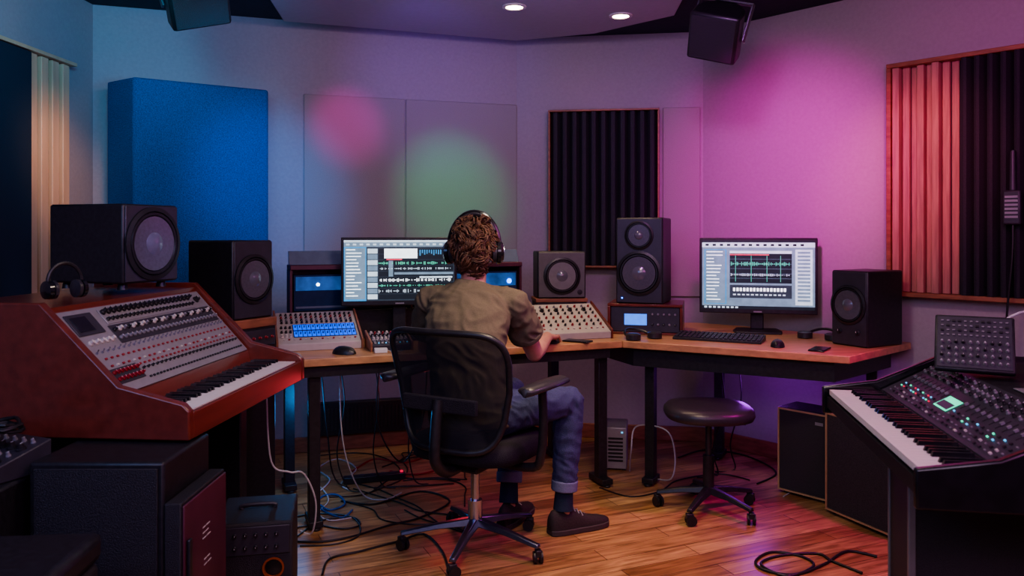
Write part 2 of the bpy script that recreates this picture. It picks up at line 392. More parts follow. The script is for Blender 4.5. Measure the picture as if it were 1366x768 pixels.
p=[at(143,0,4.22),at(178,0,4.08),at(358,0,4.46)]
b1=wpos('wall_back_left',son('wall_back_left',352),.004);b0=wpos('wall_back_left',.12,.004)
ce=V((-1.9,4.3,0))
t=thing('bass_trap','thick blue fabric bass trap filling the rear left corner','acoustic panel',(ce.x,ce.y,.72))
poly=[(q.x-ce.x,q.y-ce.y) for q in(b0,p[0],p[1],p[2],b1)];MB().prism(poly,0,2.1-.72).build('fabric_cover','fabric_blue',t,bevel=.012)
MB().prism([(x*.95,y*.95-.0) for x,y in poly],-.02,-.001).build('bottom_board','frame_wood',t)
def rib_panel(w,px0,px1,z0,z1,name,label,segs,depth=.09,fw=.022):
    s0,s1=son(w,px0),son(w,px1);h=(s1-s0)/2;H=z1-z0
    t=thing(name,label,'acoustic panel',wpos(w,(s0+s1)/2,0,z0),wrot(w))
    MB().bx(-h,h,-.02,-.001,0,H).build('back_board','foam',t)
    MB().bx(-h,h,-depth,-.0205,0,fw).build('frame_rail','frame_wood',t,bevel=.003);MB().bx(-h,h,-depth,-.0205,H-fw,H).build('frame_rail','frame_wood',t,bevel=.003)
    MB().bx(-h,-h+fw,-depth,-.0205,fw,H-fw).build('frame_post','frame_wood',t,bevel=.003);MB().bx(h-fw,h,-depth,-.0205,fw,H-fw).build('frame_post','frame_wood',t,bevel=.003)
    for (f0,f1,kind,m) in segs:
        x0=-h+fw+.002+(2*h-2*fw-.004)*f0;x1=-h+fw+.002+(2*h-2*fw-.004)*f1
        mb=MB()
        if kind=='slat':
            n=max(3,int((x1-x0)/.036));w_=(x1-x0)/n
            for i in range(n):
                d=(.080,.045,.03,.065,.04)[i%5];mb.bx(x0+i*w_+.0025,x0+(i+1)*w_-.0025,-d,-.021,fw+.001,H-fw-.001)
            mb.build('slat_block',m,t,bevel=.002)
        else:
            n=max(2,int(round((x1-x0)/.058)));w_=(x1-x0)/n
            for i in range(n):
                a=x0+i*w_;k=1. if kind=='rib' else (.85+.15*((i*5)%3)/2)
                mb.prism([(a,-.021),(a+w_*.12,-.05*k),(a+w_*.3,-.082*k),(a+w_*.5,-.088*k),(a+w_*.7,-.082*k),(a+w_*.88,-.05*k),(a+w_,-.021)],fw+.001,H-fw-.001)
            mb.build('foam_ribs',m,t)
    return t
rib_panel('wall_back_right',733,879,1.08,2.07,'foam_absorber','dark ribbed foam absorber in a reddish wood frame on the rear wall',[(0,1,'vrib','foam_grey')],fw=.012)
rib_panel('wall_right',1192,1440,.98,2.15,'slat_diffuser','wooden slat diffuser with dark foam half on the magenta right wall',[(0,.40,'slat','slat_wood'),(.41,1,'rib','foam')])
wl='wall_left';s1=son(wl,86);s0=s1-1.35
t=thing('slat_diffuser','navy fabric panel with pale wood slat edge on the left wall','acoustic panel',wpos(wl,(s0+s1)/2,0,.98),wrot(wl));h=(s1-s0)/2;H=1.19
MB().bx(-h,h,-.02,-.001,0,H).build('back_board','foam',t)
MB().bx(-h+.001,h-.36,-.06,-.021,.02,H-.02).build('fabric_pad','fabric_navy',t,bevel=.006)
MB().bx(-h,h,-.068,-.021,H-.018,H).build('frame_rail','slat_pale',t,bevel=.002);MB().bx(-h,h,-.068,-.021,0,.018).build('frame_rail','slat_pale',t,bevel=.002)
mb=MB()
for i in range(4):
    a=h-.352+i*.088;mb.bx(a,a+.055,-.046,-.021,.02,H-.02)
mb.build('slat_block','slat_pale',t,bevel=.003)
# ------------------------------------------------------------ ceiling fittings
for (px,py,lb) in((686,8,'round recessed ceiling downlight nearest the middle of the ceiling'),(828,20,'round recessed ceiling downlight close to the hanging black speaker')):
    Y=1.2*F/(H0-py);t=thing('recessed_light',lb,'ceiling light',((px-CX)/F*Y,Y,2.5),0,'recessed ceiling downlights')
    mb=MB();mb.lathe([(.055,-.001),(.065,-.002),(.065,-.008),(.047,-.01),(.045,-.001)],cap=False);mb.build('trim_ring','white_plastic',t)
    mb=MB();mb.lathe([(.045,-.006),(.02,-.0065)]);mb.build('diffuser','e_warm',t)
# ------------------------------------------------------------ loudspeakers
def ring_cone(t,z,r,x=0.,y=0.,cm='cone',capm='cap',fr='rubber',name='woofer'):
    mb=MB();mb.lathe([(r*1.0,-.001),(r*1.12,-.002),(r*1.12,-.008),(r*.99,-.012),(r*.97,-.004)],(x,y,z),'y',32,False)
    q=mb.build(name,fr,t)
    mb=MB();mb.lathe([(r*.98,-.003),(r*.94,-.012),(r*.87,-.012),(r*.82,-.003)],(x,y,z),'y',32,False);mb.build('surround','rubber',q)
    mb=MB();mb.lathe([(r*.83,-.0095),(r*.62,-.0055),(r*.4,-.0025),(r*.05,-.0012)],(x,y,z),'y',32,True);mb.build('cone',cm,q)
    mb=MB();mb.lathe([(r*.38,-.001),(r*.34,-.010),(r*.2,-.017),(r*.04,-.020)],(x,y,z),'y',24,True);mb.build('dust_cap',capm,q)
def speaker(label,loc,rz,w,d,h,drv,feet=0.,m='black',fm='black',group=None,extra=None,cm='cone'):
    t=thing('loudspeaker',label,'speaker',loc,rz,group)
    mb=MB();mb.bx(-w/2,w/2,-d/2,d/2,feet,h+feet);mb.build('cabinet',m,t,bevel=.008)
    mb=MB();mb.bx(-w/2+.006,w/2-.006,-d/2-.006,-d/2-.0005,feet+.006,h+feet-.006);mb.build('baffle',fm,t,bevel=.003)
    for (x,z,r,n) in drv: ring_cone(t,feet+z,r,x,-d/2-.006,name=n,cm=cm)
    if feet:
        for sx in(-1,1):
            for sy in(-1,1):MB().cyl((sx*(w/2-.04),sy*(d/2-.04),0),(sx*(w/2-.04),sy*(d/2-.04),feet),.018,.014).build('foot','rubber',t)
    if extra:extra(t,w,d,h+feet)
    return t
# ------------------------------------------------------------ shared small meshes
def knob_mesh(m,r=.006,h=.012,mark=True):
    mb=MB().use(m);mb.lathe([(r*1.15,0),(r*1.1,h*.3),(r*.85,h*.4),(r*.75,h)],n=10)
    if mark:mb.use('white_plastic').bx(-r*.1,r*.1,0,r*.7,h,h+.0006)
    return mb.mesh('knob',m)
KB=knob_mesh('black');KR=knob_mesh('red_knob');KG=knob_mesh('grey_knob');KI=knob_mesh('ivory',.0075,.014);KBIG=knob_mesh('black',.012,.016);KS=knob_mesh('black',.0045,.010);KT=knob_mesh('grey_knob',.0046,.009);KTALL=knob_mesh('black',.0085,.022)
def btn_mesh(m,w=.009,d=.006,h=.004):return MB().bx(-w/2,w/2,-d/2,d/2,0,h).mesh('button',m)
BW=btn_mesh('ivory');BR=btn_mesh('red_knob');BB=btn_mesh('black');BE=btn_mesh('e_red',.006,.004,.003);BG=btn_mesh('e_green',.006,.004,.003);BC=btn_mesh('e_cyan',.006,.004,.003);BT=btn_mesh('grey_knob',.007,.004,.003)
TG=MB().cyl((0,0,0),(0,0,.004),.004,n=8).cyl((0,0,.004),(0,.004,.014),.0015,.0022,n=6).mesh('switch','chrome')
FD=MB().use('black').bx(-.0012,.0012,-.02,.02,0,.001).use('grey_knob').bx(-.003,.003,-.005,.005,.001,.007).mesh('fader','black')
FDB=MB().use('e_slot').bx(-.0085,.0085,-.024,.024,0,.001).use('panel_dark').bx(-.0025,.0025,-.005,.005,.001,.009).mesh('fader','black')
def frame(U,Vv):
    U=V(U).normalized();Vv=V(Vv).normalized();N=U.cross(Vv)
    return U,Vv,N,M((U,Vv,N)).transposed().to_euler()
def grid(par,O,fr,us,vs,me,name,h=0.):
    U,Vv,N,e=fr
    for i,v in enumerate(vs):
        for j,u in enumerate(us):
            q=me if not isinstance(me,list) else me[(i*7+j*3+(i*j)%5)%len(me)]
            inst(q,name,par,V(O)+U*u+Vv*v+N*h,e)
def plate(par,O,fr,u0,u1,v0,v1,h,m,name,bev=.0015,h0=0.):
    U,Vv,N,e=fr;O=V(O);mb=MB()
    mb.loft([[O+U*u+Vv*v+N*k for u,v in((u0,v0),(u1,v0),(u1,v1),(u0,v1))] for k in(h0,h)]);return mb.build(name,m,par,bevel=bev)
def keys(par,n,pitch,keylen,z,yo,sx,x0):
    wme=MB().bx(min(0,sx*keylen),max(0,sx*keylen),.0008,pitch-.0008,-.016,0).mesh('white_key','white_key')
    bl=keylen*.62;bm_=MB();a=sx*(keylen-bl);b=sx*keylen
    x_0,x_1=min(a,b),max(a,b);bm_.loft([[(x_0,-.0055,0),(x_1,-.0055,0),(x_1,.0055,0),(x_0,.0055,0)],[(x_0+.004,-.0042,.011),(x_1-.001,-.0042,.011),(x_1-.001,.0042,.011),(x_0+.004,.0042,.011)]]);bme=bm_.mesh('black_key','black_gloss')
    for i in range(n):
        inst(wme,'white_key',par,(x0,yo+i*pitch,z))
        if i%7 in(0,1,3,4,5) and i<n-1:inst(bme,'black_key',par,(x0,yo+(i+1)*pitch,z))
# ------------------------------------------------------------ left vintage console synthesizer
L=.90
con=thing('keyboard_console','large mahogany console synthesizer with silver knob panel, big speaker on top','synthesizer',(-.927,2.27,0),R(-4.5))
chk=[(.02,.712),(.02,.795),(-.0,.815),(-.19,.862),(-.425,1.098),(-.85,1.098),(-.85,.712)]
for y0,y1 in((-.03,0),(L,L+.03)):
    MB().exty(chk,y0,y1).build('side_panel','mahogany',con,bevel=.005)
MB().exty([(0,.715),(0,.755),(-.185,.755),(-.2,.825),(-.42,1.065),(-.42,1.08),(-.85,1.08),(-.85,.715)],.0005,L-.0005).build('body','mahogany',con)
MB().bx(.001,.018,.0005,L-.0005,.712,.788).build('key_slip','mahogany',con,bevel=.003)
keys(con,38,(L-.02)/38,.165,.788,.010,-1,-.004)
fr=frame((0,1,0),(-.22,0,.24));O=V((-.199,0,.826))
plate(con,O,fr,.012,L-.012,.005,.318,.006,'silver','control_panel',h0=.0005)
plate(con,O,fr,.03,.16,.22,.30,.010,'panel_dark','display_surround',h0=.0065)
plate(con,O,fr,.045,.12,.232,.288,.0115,'black_gloss','display',h0=.0105)
plate(con,O,fr,.20,.78,.245,.305,.009,'silver','jack_strip',h0=.0065)
plate(con,O,fr,.19,.87,.168,.240,.008,'panel_dark','switch_strip',h0=.0065)
plate(con,O,fr,.03,.17,.035,.09,.009,'panel_dark','patch_strip',h0=.0065)
grid(con,O,fr,lin(.215,.765,20),[.290],KTALL,'tall_knob',.0095)
grid(con,O,fr,lin(.215,.765,24),[.262],KB,'knob',.0095)
grid(con,O,fr,lin(.205,.855,26),[.188,.220],[KG,KB,KI],'knob',.0085)
grid(con,O,fr,lin(.04,.86,30),[.153],[TG],'switch',.0065)
grid(con,O,fr,lin(.06,.86,28),[.128,.10],[BR,BR,BW],'button',.0065)
grid(con,O,fr,lin(.19,.86,26),[.065],[KS],'small_knob',.0065)
grid(con,O,fr,lin(.19,.86,26),[.082],[BR,BB,BW],'tab_switch',.0065)
grid(con,O,fr,lin(.04,.16,7),[.05,.075],KR,'jack_knob',.0095)
grid(con,O,fr,lin(.19,.86,34),[.03],BB,'tab',.0065)
grid(con,O,fr,[.825],[.278],KBIG,'volume_knob',.0065)
grid(con,O,fr,lin(.05,.16,5),[.19],KI,'tuning_knob',.0065)
for y0 in(.24,.78):
    MB().bx(-.70,-.18,y0,y0+.06,.0,.711).build('stand_leg','black',con,bevel=.006)
MB().bx(-.5,-.42,.301,.779,.25,.33).build('stand_brace','black',con,bevel=.004)
speaker('large wide black loudspeaker with glossy woofer on top of mahogany console',(-1.462,2.926,1.0985),R(72),.265,.33,.28,[(0,.140,.118,'woofer')],.022,fm='panel_dark')
def headphones(label,loc,rz,s=1.):
    t=thing('headphones',label,'headphones',loc,rz)
    pts=[(math.cos(a)*.078*s,0,.075*s+math.sin(a)*.085*s) for a in lin(-.25,PI+.25,17)]
    MB().tube(pts,.009*s,8).build('headband','black',t)
    for sx in(-1,1):
        MB().lathe([(.03*s,0),(.042*s,.004*s),(.040*s,.022*s),(.022*s,.028*s)],(0,0,0),'x',18).build('ear_cup','black_gloss',t).matrix_local=M.Translation((sx*.066*s,0,.043*s))@M.Scale(sx,4,(1,0,0))
        MB().lathe([(.02*s,0),(.041*s,-.003*s),(.041*s,-.018*s),(.02*s,-.022*s)],(0,0,0),'x',18).build('ear_cushion','leather',t).matrix_local=M.Translation((sx*.066*s,0,.043*s))@M.Scale(sx,4,(1,0,0))
    return t
headphones('black headphones standing on the near corner of the mahogany console',(-1.362,2.42,1.0985),R(62),.68)
# ------------------------------------------------------------ second speaker and its cabinet
q1=V((-1.196,3.4));q2=V((-1.087,3.6));n_=V((.88,-.48)).normalized();c_=(q1+q2)/2-n_*.14
rz2=math.atan2(n_.x,-n_.y)
t=thing('equipment_cabinet','low wood-topped black cabinet under the second left speaker','cabinet',(c_.x,c_.y,0),rz2)
MB().bx(-.125,.125,-.15,.15,0,.88).build('body','black',t,bevel=.004)
MB().bx(-.13,.13,-.155,.155,.8805,.92).build('top_board','frame_wood',t,bevel=.004)
for k in range(3):
    MB().bx(-.11,.11,-.162,-.151,.80-k*.09,.87-k*.09).build('rack_unit','panel_dark',t,bevel=.002)
    grid(t,(0,-.162,.835-k*.09),frame((1,0,0),(0,0,1)),lin(-.09,.09,6),[0],[KR,KB,KG],'knob',.0)
speaker('black single-woofer loudspeaker on wood-topped cabinet beside thick blue panel',(c_.x,c_.y,.9205),rz2,.228,.28,.345,[(0,.175,.098,'woofer')],fm='panel_dark')
# ------------------------------------------------------------ desks
FL,FR,BR_,BL=(-.95,3.42),(.56,4.03),(.28,4.74),(-1.24,4.12)
DZ=.75
def leg(t,x,y,rz,ft=.26):
    mb=MB();mb.T=M.Translation((x,y,0))@M.Rotation(rz,4,'Z');mb.bx(-.025,.025,-.025,.025,.03,DZ-.085).bx(-.03,.03,-ft*.3,ft*.3,.012,.04)
    mb.cyl((0,-ft*.26,0),(0,-ft*.26,.012),.018,n=12).cyl((0,ft*.26,0),(0,ft*.26,.012),.018,n=12)
    return mb.build('leg','black',t,bevel=.003)
d1=thing('studio_desk','long oak-topped desk on black legs holding mixers and left monitor','desk',(0,0,0))
def sub(P,k):
    cx=sum(p[0] for p in P)/len(P);cy=sum(p[1] for p in P)/len(P);return [(cx+(p[0]-cx)*k,cy+(p[1]-cy)*k) for p in P]
P1=[FL,FR,BR_,BL]
MB().prism(P1,DZ-.035,DZ).build('desktop','oak',d1,bevel=.004)
MB().prism(sub(P1,.93),DZ-.085,DZ-.036).build('under_frame','black',d1)
for x,y in((-.88,3.53),(.46,4.12),(-1.13,4.03),(.24,4.62)):leg(d1,x,y,R(22))
d2=thing('studio_desk','right-hand corner desk with oak top holding right monitor and keyboard','desk',(0,0,0))
P2=[(.563,4.03),(1.5,3.53),(2.0,3.98),(1.36,4.68),(1.12,4.86),(.283,4.745)]
MB().prism(P2,DZ-.035,DZ).build('desktop','oak',d2,bevel=.004)
MB().prism(sub(P2,.9),DZ-.13,DZ-.036).build('under_frame','black',d2)
for x,y in((.72,4.12),(1.82,4.02),(1.2,4.6)):leg(d2,x,y,R(-28),.2)
ang=math.atan2(.62,1.52);hu=thing('desk_hutch','glass-topped rack shelf with burgundy band behind left monitor','shelf unit',(-1.12,4.00,DZ),ang)
hl=1.26
MB().bx(0,hl,-.02,.12,0,.15).build('base','black',hu,bevel=.003)
MB().bx(0,hl,.11,.12,.1505,.36).build('back_panel','black',hu)
MB().bx(0,hl,-.03,.12,.3605,.385).build('band','burgundy',hu,bevel=.004)
for a in(0,.62,hl-.012):MB().bx(a,a+.012,-.02,.109,.1505,.36).build('divider','burgundy',hu)
MB().extx([(.02,.3855),(.05,.3855),(.07,.455),(.055,.455)],.0,hl).build('top_screen','glass_panel',hu,bevel=.002)
for (a,b) in((.02,.6),(.64,hl-.02)):
    MB().bx(a,b,.0,.108,.151,.335).build('rack_unit','unit_blue',hu,bevel=.003)
    MB().bx(a+.01,b-.01,-.004,-.0005,.255,.325).build('unit_glow_strip','unit_glow',hu)  # weak blue glow put in as emission across each unit front
    MB().bx(a+.01,b-.01,-.004,-.0005,.165,.175).build('unit_strip','glass_panel',hu)
MB().lathe([(.004,-.005),(.009,-.007),(.002,-.008)],(.14,0,.285),'y',14).build('status_light','e_white',hu)
MB().lathe([(.004,-.005),(.014,-.007),(.002,-.008)],(1.19,0,.28),'y',14).build('status_light','e_blue',hu)
# ------------------------------------------------------------ monitors
def screen(t,w,h,y,z0,kind):
    mb=MB()
    def rc(u0,u1,v0,v1,m,l=1):
        x0,x1=-w/2+u0*w,-w/2+u1*w;a,b=z0+(1-v1)*h,z0+(1-v0)*h;yy=y-.0002*l
        mb.use(m);mb.f([mb.bm.verts.new(V(p)) for p in((x0,yy,a),(x1,yy,a),(x1,yy,b),(x0,yy,b))])
    rnd=random.Random(kind)
    if kind==1:
        rc(0,1,0,1,'s_bg',1);rc(0,1,0,.035,'s_light',2);rc(0,1,.035,.11,'s_mid',2)
        for i in range(16):rc(.02+i*.06,.02+i*.06+.03,.055,.085,'s_light',3)
        rc(0,.20,.11,1,'s_blue',2);rc(.01,.19,.13,.97,'s_mid',3)
        for i in range(15):rc(.02,.02+rnd.uniform(.07,.15),.15+i*.054,.165+i*.054,'s_white',4)
        for i in range(9):
            v=.14+i*.094;rc(.21,.30,v,v+.08,'s_mid' if i%2 else 's_light',3);rc(.31,.99,v,v+.085,'s_dark',2)
        rc(.36,.66,.14,.30,'s_white',4);rc(.38,.52,.305,.33,'s_red',4)
        for i in range(60):
            u=.31+i*.011
            for v,a,m in((.38,.03,'s_green'),(.47,.02,'s_light'),(.66,.03,'s_white'),(.75,.02,'s_green'),(.84,.03,'s_light')):
                if rnd.random()<.75:
                    q=rnd.uniform(.2,1)*a;rc(u,u+.006,v-q,v+q,m,4)
        rc(.40,.44,.34,.6,'s_mid',3);rc(.68,.98,.60,.63,'s_light',4);rc(.45,.99,.53,.57,'s_mid',3)
        for i in range(14):rc(.68+i*.021,.69+i*.021,.16,.30-rnd.random()*.1,'s_blue',4)
    else:
        rc(0,1,0,1,'s_mid',1);rc(0,1,0,.03,'s_dark',2);rc(0,1,.03,.10,'s_light',2)
        for i in range(14):rc(.03+i*.065,.06+i*.065,.05,.08,'s_dark',3)
        rc(.02,.22,.13,.93,'s_blue',2);rc(.03,.21,.14,.92,'s_mid',3)
        for i in range(15):rc(.04,.04+rnd.uniform(.06,.15),.16+i*.05,.172+i*.05,'s_white',4)
        rc(.25,.80,.15,.62,'s_dark',3);rc(.25,.80,.15,.19,'s_light',4);rc(.25,.60,.20,.215,'s_red',4)
        for j in range(5):rc(.25,.80,.27+j*.07,.273+j*.07,'s_mid',4)
        for i in range(50):
            u=.26+i*.0105
            for v,a,m in((.34,.03,'s_green'),(.50,.02,'s_light')):
                q=rnd.uniform(.1,1)*a;rc(u,u+.005,v-q,v+q,m,5)
        for u in(.30,.44,.58,.70):rc(u,u+.004,.22,.60,'s_green',5)
        rc(.25,.80,.65,.84,'s_bg',3)
        for i in range(16):rc(.28+i*.03,.30+i*.03,.69,.74,'s_white',4)
        for i in range(12):rc(.28+i*.04,.305+i*.04,.78,.80,'s_light',4)
        rc(.83,.98,.13,.93,'s_light',2)
        for i in range(14):rc(.85,.96,.16+i*.053,.19+i*.053,'s_mid',3)
        rc(0,1,.955,1,'s_dark',2)
        for i in range(8):rc(.02+i*.04,.045+i*.04,.965,.99,'s_light',3)
    return mb.build('screen',None,t)
def monitor(label,loc,rz,w,h,z0,kind,bf=-.09,bb=.12):
    t=thing('computer_monitor',label,'monitor',loc,rz)
    MB().bx(-w/2,w/2,-.022,.012,z0,z0+h).build('housing','black',t,bevel=.004)
    MB().bx(-w*.3,w*.3,.0125,.04,z0+.06,z0+h-.06).build('back_cover','black',t,bevel=.01)
    screen(t,w-.028,h-.038,-.0223,z0+.024,kind)
    MB().bx(-.022,.022,-.003,.003,z0+.007,z0+.014).build('emblem','silver',t).location=(0,-.0205,0)
    MB().bx(-.035,.035,.045,.065,.012,z0+.16).build('stand_neck','black',t,bevel=.005)
    MB().prism([(-.12,bf),(.12,bf),(.13,.0),(.11,bb),(-.11,bb),(-.13,.0)],0,.012).build('stand_base','black',t,bevel=.004)
    return t
monitor('wide monitor showing dark audio tracks on the left desk beside person',(-.575,4.065,DZ),R(10),.585,.345,.18,1,-.03,.09)
monitor('monitor showing audio editing window on the right corner desk',(1.353,4.38,DZ),R(-14),.62,.415,.105,2)
# ------------------------------------------------------------ mixers
def mixer(label,loc,rz,w,d,zf,zb,m,rows,side='frame_wood'):
    t=thing('mixer',label,'audio mixer',loc,rz)
    MB().extx([(-d/2,0),(-d/2,zf),(d/2,zb),(d/2,0)],-w/2,w/2).build('body',m,t,bevel=.003)
    for sx in(-1,1):
        a=sx*(w/2+.0005);MB().extx([(-d/2-.005,0),(-d/2-.005,zf+.012),(d/2+.004,zb+.012),(d/2+.004,0)],min(a,a+sx*.010),max(a,a+sx*.010)).build('side_cheek',side,t,bevel=.002)
    fr=frame((1,0,0),(0,d,zb-zf));O=(0,-d/2,zf)
    for (u0,u1,n,v,me,nm) in rows:grid(t,O,fr,lin(u0,u1,n),[v],me,nm,.0013)
    return t,fr,O
mx,fr,O=mixer('ivory mixer with glowing blue faders at left end of long desk',(-.94,3.84,DZ),R(20),.38,.27,.035,.155,'panel_light',
 [(-.105,.165,14,.085,FDB,'fader'),(-.105,.165,14,.145,FDB,'fader'),(-.165,.165,15,.188,[KB,KR,KG],'knob'),(-.165,.165,15,.21,[KB,KG],'knob'),(-.165,.165,15,.234,[KR,KB],'knob'),(-.165,.165,15,.26,KB,'knob'),(-.17,-.13,3,.06,KI,'knob'),(-.17,-.13,3,.10,KB,'knob'),(-.17,-.13,3,.14,KB,'knob'),(-.165,.165,14,.035,[BW,BR],'button')])
plate(mx,O,fr,-.118,.178,.055,.174,.001,'panel_dark','fader_bed',bev=0,h0=.0001)
mixer('small dark mixer between glowing-fader mixer and seated person',(-.585,3.77,DZ),R(20),.18,.16,.03,.07,'panel_dark',
 [(-.075,.075,9,.035,KG,'knob'),(-.075,.075,9,.06,KI,'knob'),(-.075,.075,9,.085,KG,'knob'),(-.075,.075,9,.11,KB,'knob'),(-.075,.075,9,.135,[KI,KR],'knob'),(-.075,.075,10,.018,[BW,BC],'button')])
mixer('ivory mixer with rows of dark and red knobs right of seated person',(.275,4.20,DZ),R(18),.42,.27,.035,.16,'panel_light',
 [(-.18,.18,12,.04,[BW,BR],'button'),(-.18,.18,10,.075,[KB,KR],'knob'),(-.18,.18,10,.11,[KB,KBIG,KB],'knob'),(-.18,.18,10,.15,[KR,KB,KG],'knob'),(-.18,.18,10,.19,[KB],'knob'),(-.18,.18,10,.225,[KBIG,KB],'knob'),(-.18,.18,10,.26,[KG,KR],'knob')],side='mahogany')
# ------------------------------------------------------------ speakers on desk
t=thing('speaker_riser','dark wooden riser block under the small grey speaker','riser',(.265,4.49,DZ),R(6))
MB().bx(-.14,.14,-.10,.10,.0,.165).build('body','black',t,bevel=.003)
MB().bx(-.145,.145,-.105,.105,.1655,.185).build('top_board','frame_wood',t,bevel=.003)
def ex_small(t,w,d,h):
    MB().lathe([(.006,-.001),(.014,-.004),(.002,-.005)],(w/2-.035,-d/2-.006,.035),'y',12).build('port','black',t)
speaker('small dark grey loudspeaker behind the knob mixer beside person',(.265,4.49,DZ+.1855),R(6),.27,.19,.26,[(0,.125,.092,'woofer')],fm='baffle_grey',extra=ex_small,cm='cone_grey')
t=thing('rack_case','wood-framed rack case with blue display under tall two-cone speaker','rack case',(.75,4.42,DZ),R(-14))
for a in((-.20,.20,-.15,.15,.0,.012),(-.20,.20,-.15,.15,.150,.165),(-.20,-.185,-.15,.15,.0125,.1495),(.185,.20,-.15,.15,.0125,.1495)):MB().bx(*a).build('case_board','mahogany',t,bevel=.003)
MB().bx(-.184,.184,-.135,.14,.0125,.149).build('rack_unit','panel_dark',t,bevel=.003)
MB().bx(-.11,.01,-.138,-.1355,.05,.11).build('display','e_lcd',t)
grid(t,(0,-.1355,.08),frame((1,0,0),(0,0,1)),lin(.04,.16,5),[-.025,.03],[KB,KG],'knob')
def ex_led(t,w,d,h):
    MB().lathe([(.002,-.001),(.004,-.003),(.001,-.004)],(-w/2+.035,-d/2-.006,.03),'y',10).build('status_light','e_blue',t)
speaker('tall black two-cone loudspeaker on wood-framed rack case, blue light low',(.735,4.42,DZ+.1655),R(-20),.255,.28,.465,[(0,.165,.108,'woofer'),(0,.37,.070,'tweeter')],fm='panel_dark',extra=ex_led)
n3=V((-.85,-.5)).normalized();c3=V((1.645,3.80))-n3*.135+V((-.01,.05))
speaker('black loudspeaker at right end of the corner desk',(c3.x,c3.y,DZ),math.atan2(n3.x,-n3.y),.20,.27,.365,[(0,.20,.086,'woofer')],fm='panel_dark',extra=lambda t,w,d,h:grid(t,(0,-d/2-.006,.07),frame((1,0,0),(0,0,1)),[-.05,.05],[0],KBIG,'knob'))
# ------------------------------------------------------------ desk items
kb=thing('computer_keyboard','black computer keyboard in front of the right monitor','keyboard',(1.06,4.07,DZ),R(-26))
MB().extx([(-.08,0),(-.08,.012),(.08,.028),(.08,0)],-.22,.22).build('body','black',kb,bevel=.002)
km=MB().bx(-.0080,.0080,-.0085,.0085,0,.006).mesh('key','panel_dark')
fr=frame((1,0,0),(0,.16,.016))
for r_ in range(5):grid(kb,(0,-.08,.0123),fr,lin(-.205,.205,19),[.022+r_*.028],km,'key')
def mouse(label,loc,rz,m='black',s=1.):
    t=thing('computer_mouse',label,'computer mouse',loc,rz)
    mb=MB();rings=[]
    for k in range(9):
        y=-.055+.11*k/8;q=math.sqrt(max(0,1-(y/.058)**2));wv=.031*q*s+.002;hh=.034*q**.8*s+.002
        rings.append([(math.cos(a)*wv,y*s,max(0,math.sin(a))*hh+.001) for a in [2*PI*i/16 for i in range(16)]])
    mb.loft(rings);mb.build('shell',m,t)
    MB().cyl((-.003,.025*s,.029*s),(.003,.025*s,.029*s),.007,n=10).build('scroll_wheel','grey_knob',t);return t
mouse('black mouse on corner desk right of the keyboard',(1.28,3.83,DZ),R(-20))
mouse('black mouse under the seated person\'s right hand',(.205,3.965,DZ),R(-12))
mouse('black mouse lying at the left end of the long desk',(-.76,3.60,DZ),R(70))
t=thing('smartphone','thin black phone lying flat near the right speaker','phone',(1.44,3.72,DZ),R(-35))
MB().bx(-.036,.036,-.07,.07,0,.008).build('body','black_gloss',t,bevel=.003)
MB().bx(-.033,.033,-.064,.064,.0082,.0088).build('screen','black_gloss',t)
t=thing('smartphone','black phone lying near the knob mixer, beside the person','phone',(.33,4.0,DZ),R(60))
MB().bx(-.036,.036,-.07,.07,0,.008).build('body','black_gloss',t,bevel=.003)
MB().bx(-.033,.033,-.064,.064,.0082,.0088).build('screen','panel_dark',t)
def folded_headphones(label,loc,rz):
    t=thing('headphones',label,'headphones',loc,rz)
    MB().tube([(math.cos(a)*.075,math.sin(a)*.09,.012+.03*math.sin(a)) for a in lin(-.2,PI+.2,15)],.007,8).build('headband','black',t)
    for sx in(-1,1):MB().lathe([(.02,0),(.038,.004),(.038,.03),(.025,.036)],(sx*.07,-.03,0),'z',18).build('ear_cup','leather',t)
    return t
folded_headphones('black headphones lying between right monitor and right speaker',(1.60,4.12,DZ),R(-40))
folded_headphones('black headphones lying in front of the wood-framed rack case',(.665,4.12,DZ),R(30))
t=thing('power_adapter','small white adapter lying on the desk by the small dark mixer','adapter',(-.60,3.635,DZ),R(15))
MB().bx(-.03,.03,-.018,.018,0,.022).build('body','white_plastic',t,bevel=.004);MB().tube([(.03,0,.01),(.05,.006,.004),(.075,.0,.004),(.10,.01,.004)],.0025,6,sm=4).build('cord','cable_white',t)
# ------------------------------------------------------------ hung speakers
def hung(label,loc,rz,w,d,h,tilt,roll):
    t=thing('hanging_speaker',label,'speaker',loc,rz)
    T=M.Rotation(roll,4,'Y')@M.Rotation(tilt,4,'X')
    pl=[(-w/2,-d/2),(w/2,-d/2)]+[(math.cos(a)*w/2,math.sin(a)*d*.6-.02) for a in lin(.0,PI,11)]
    mb=MB();mb.T=T;mb.prism(pl,-h/2,h/2);mb.build('cabinet','rubber',t,bevel=.014)
    mb=MB();mb.T=T;mb.bx(-w/2+.012,w/2-.012,-d/2-.008,-d/2-.001,-h/2+.012,h/2-.012);mb.build('grille','tolex',t,bevel=.003)
    mb=MB();top=CZ-loc[2];hh=h/2+.02
    mb.T=M.Rotation(roll,4,'Y');mb.bx(-w/2-.014,-w/2-.004,-.02,.02,-.03,hh).bx(w/2+.004,w/2+.014,-.02,.02,-.03,hh).bx(-w/2-.014,w/2+.014,-.02,.02,hh,hh+.012);mb.build('bracket','dark_metal',t,bevel=.002)
    ctr=M.Rotation(roll,4,'Y')@V((0,0,hh+.012))
    mb=MB();mb.cyl(ctr,(ctr.x,0,top-.012),.018).cyl((ctr.x,0,top-.012),(ctr.x,0,top-.0005),.05);mb.build('ceiling_mount','dark_metal',t)
    return t
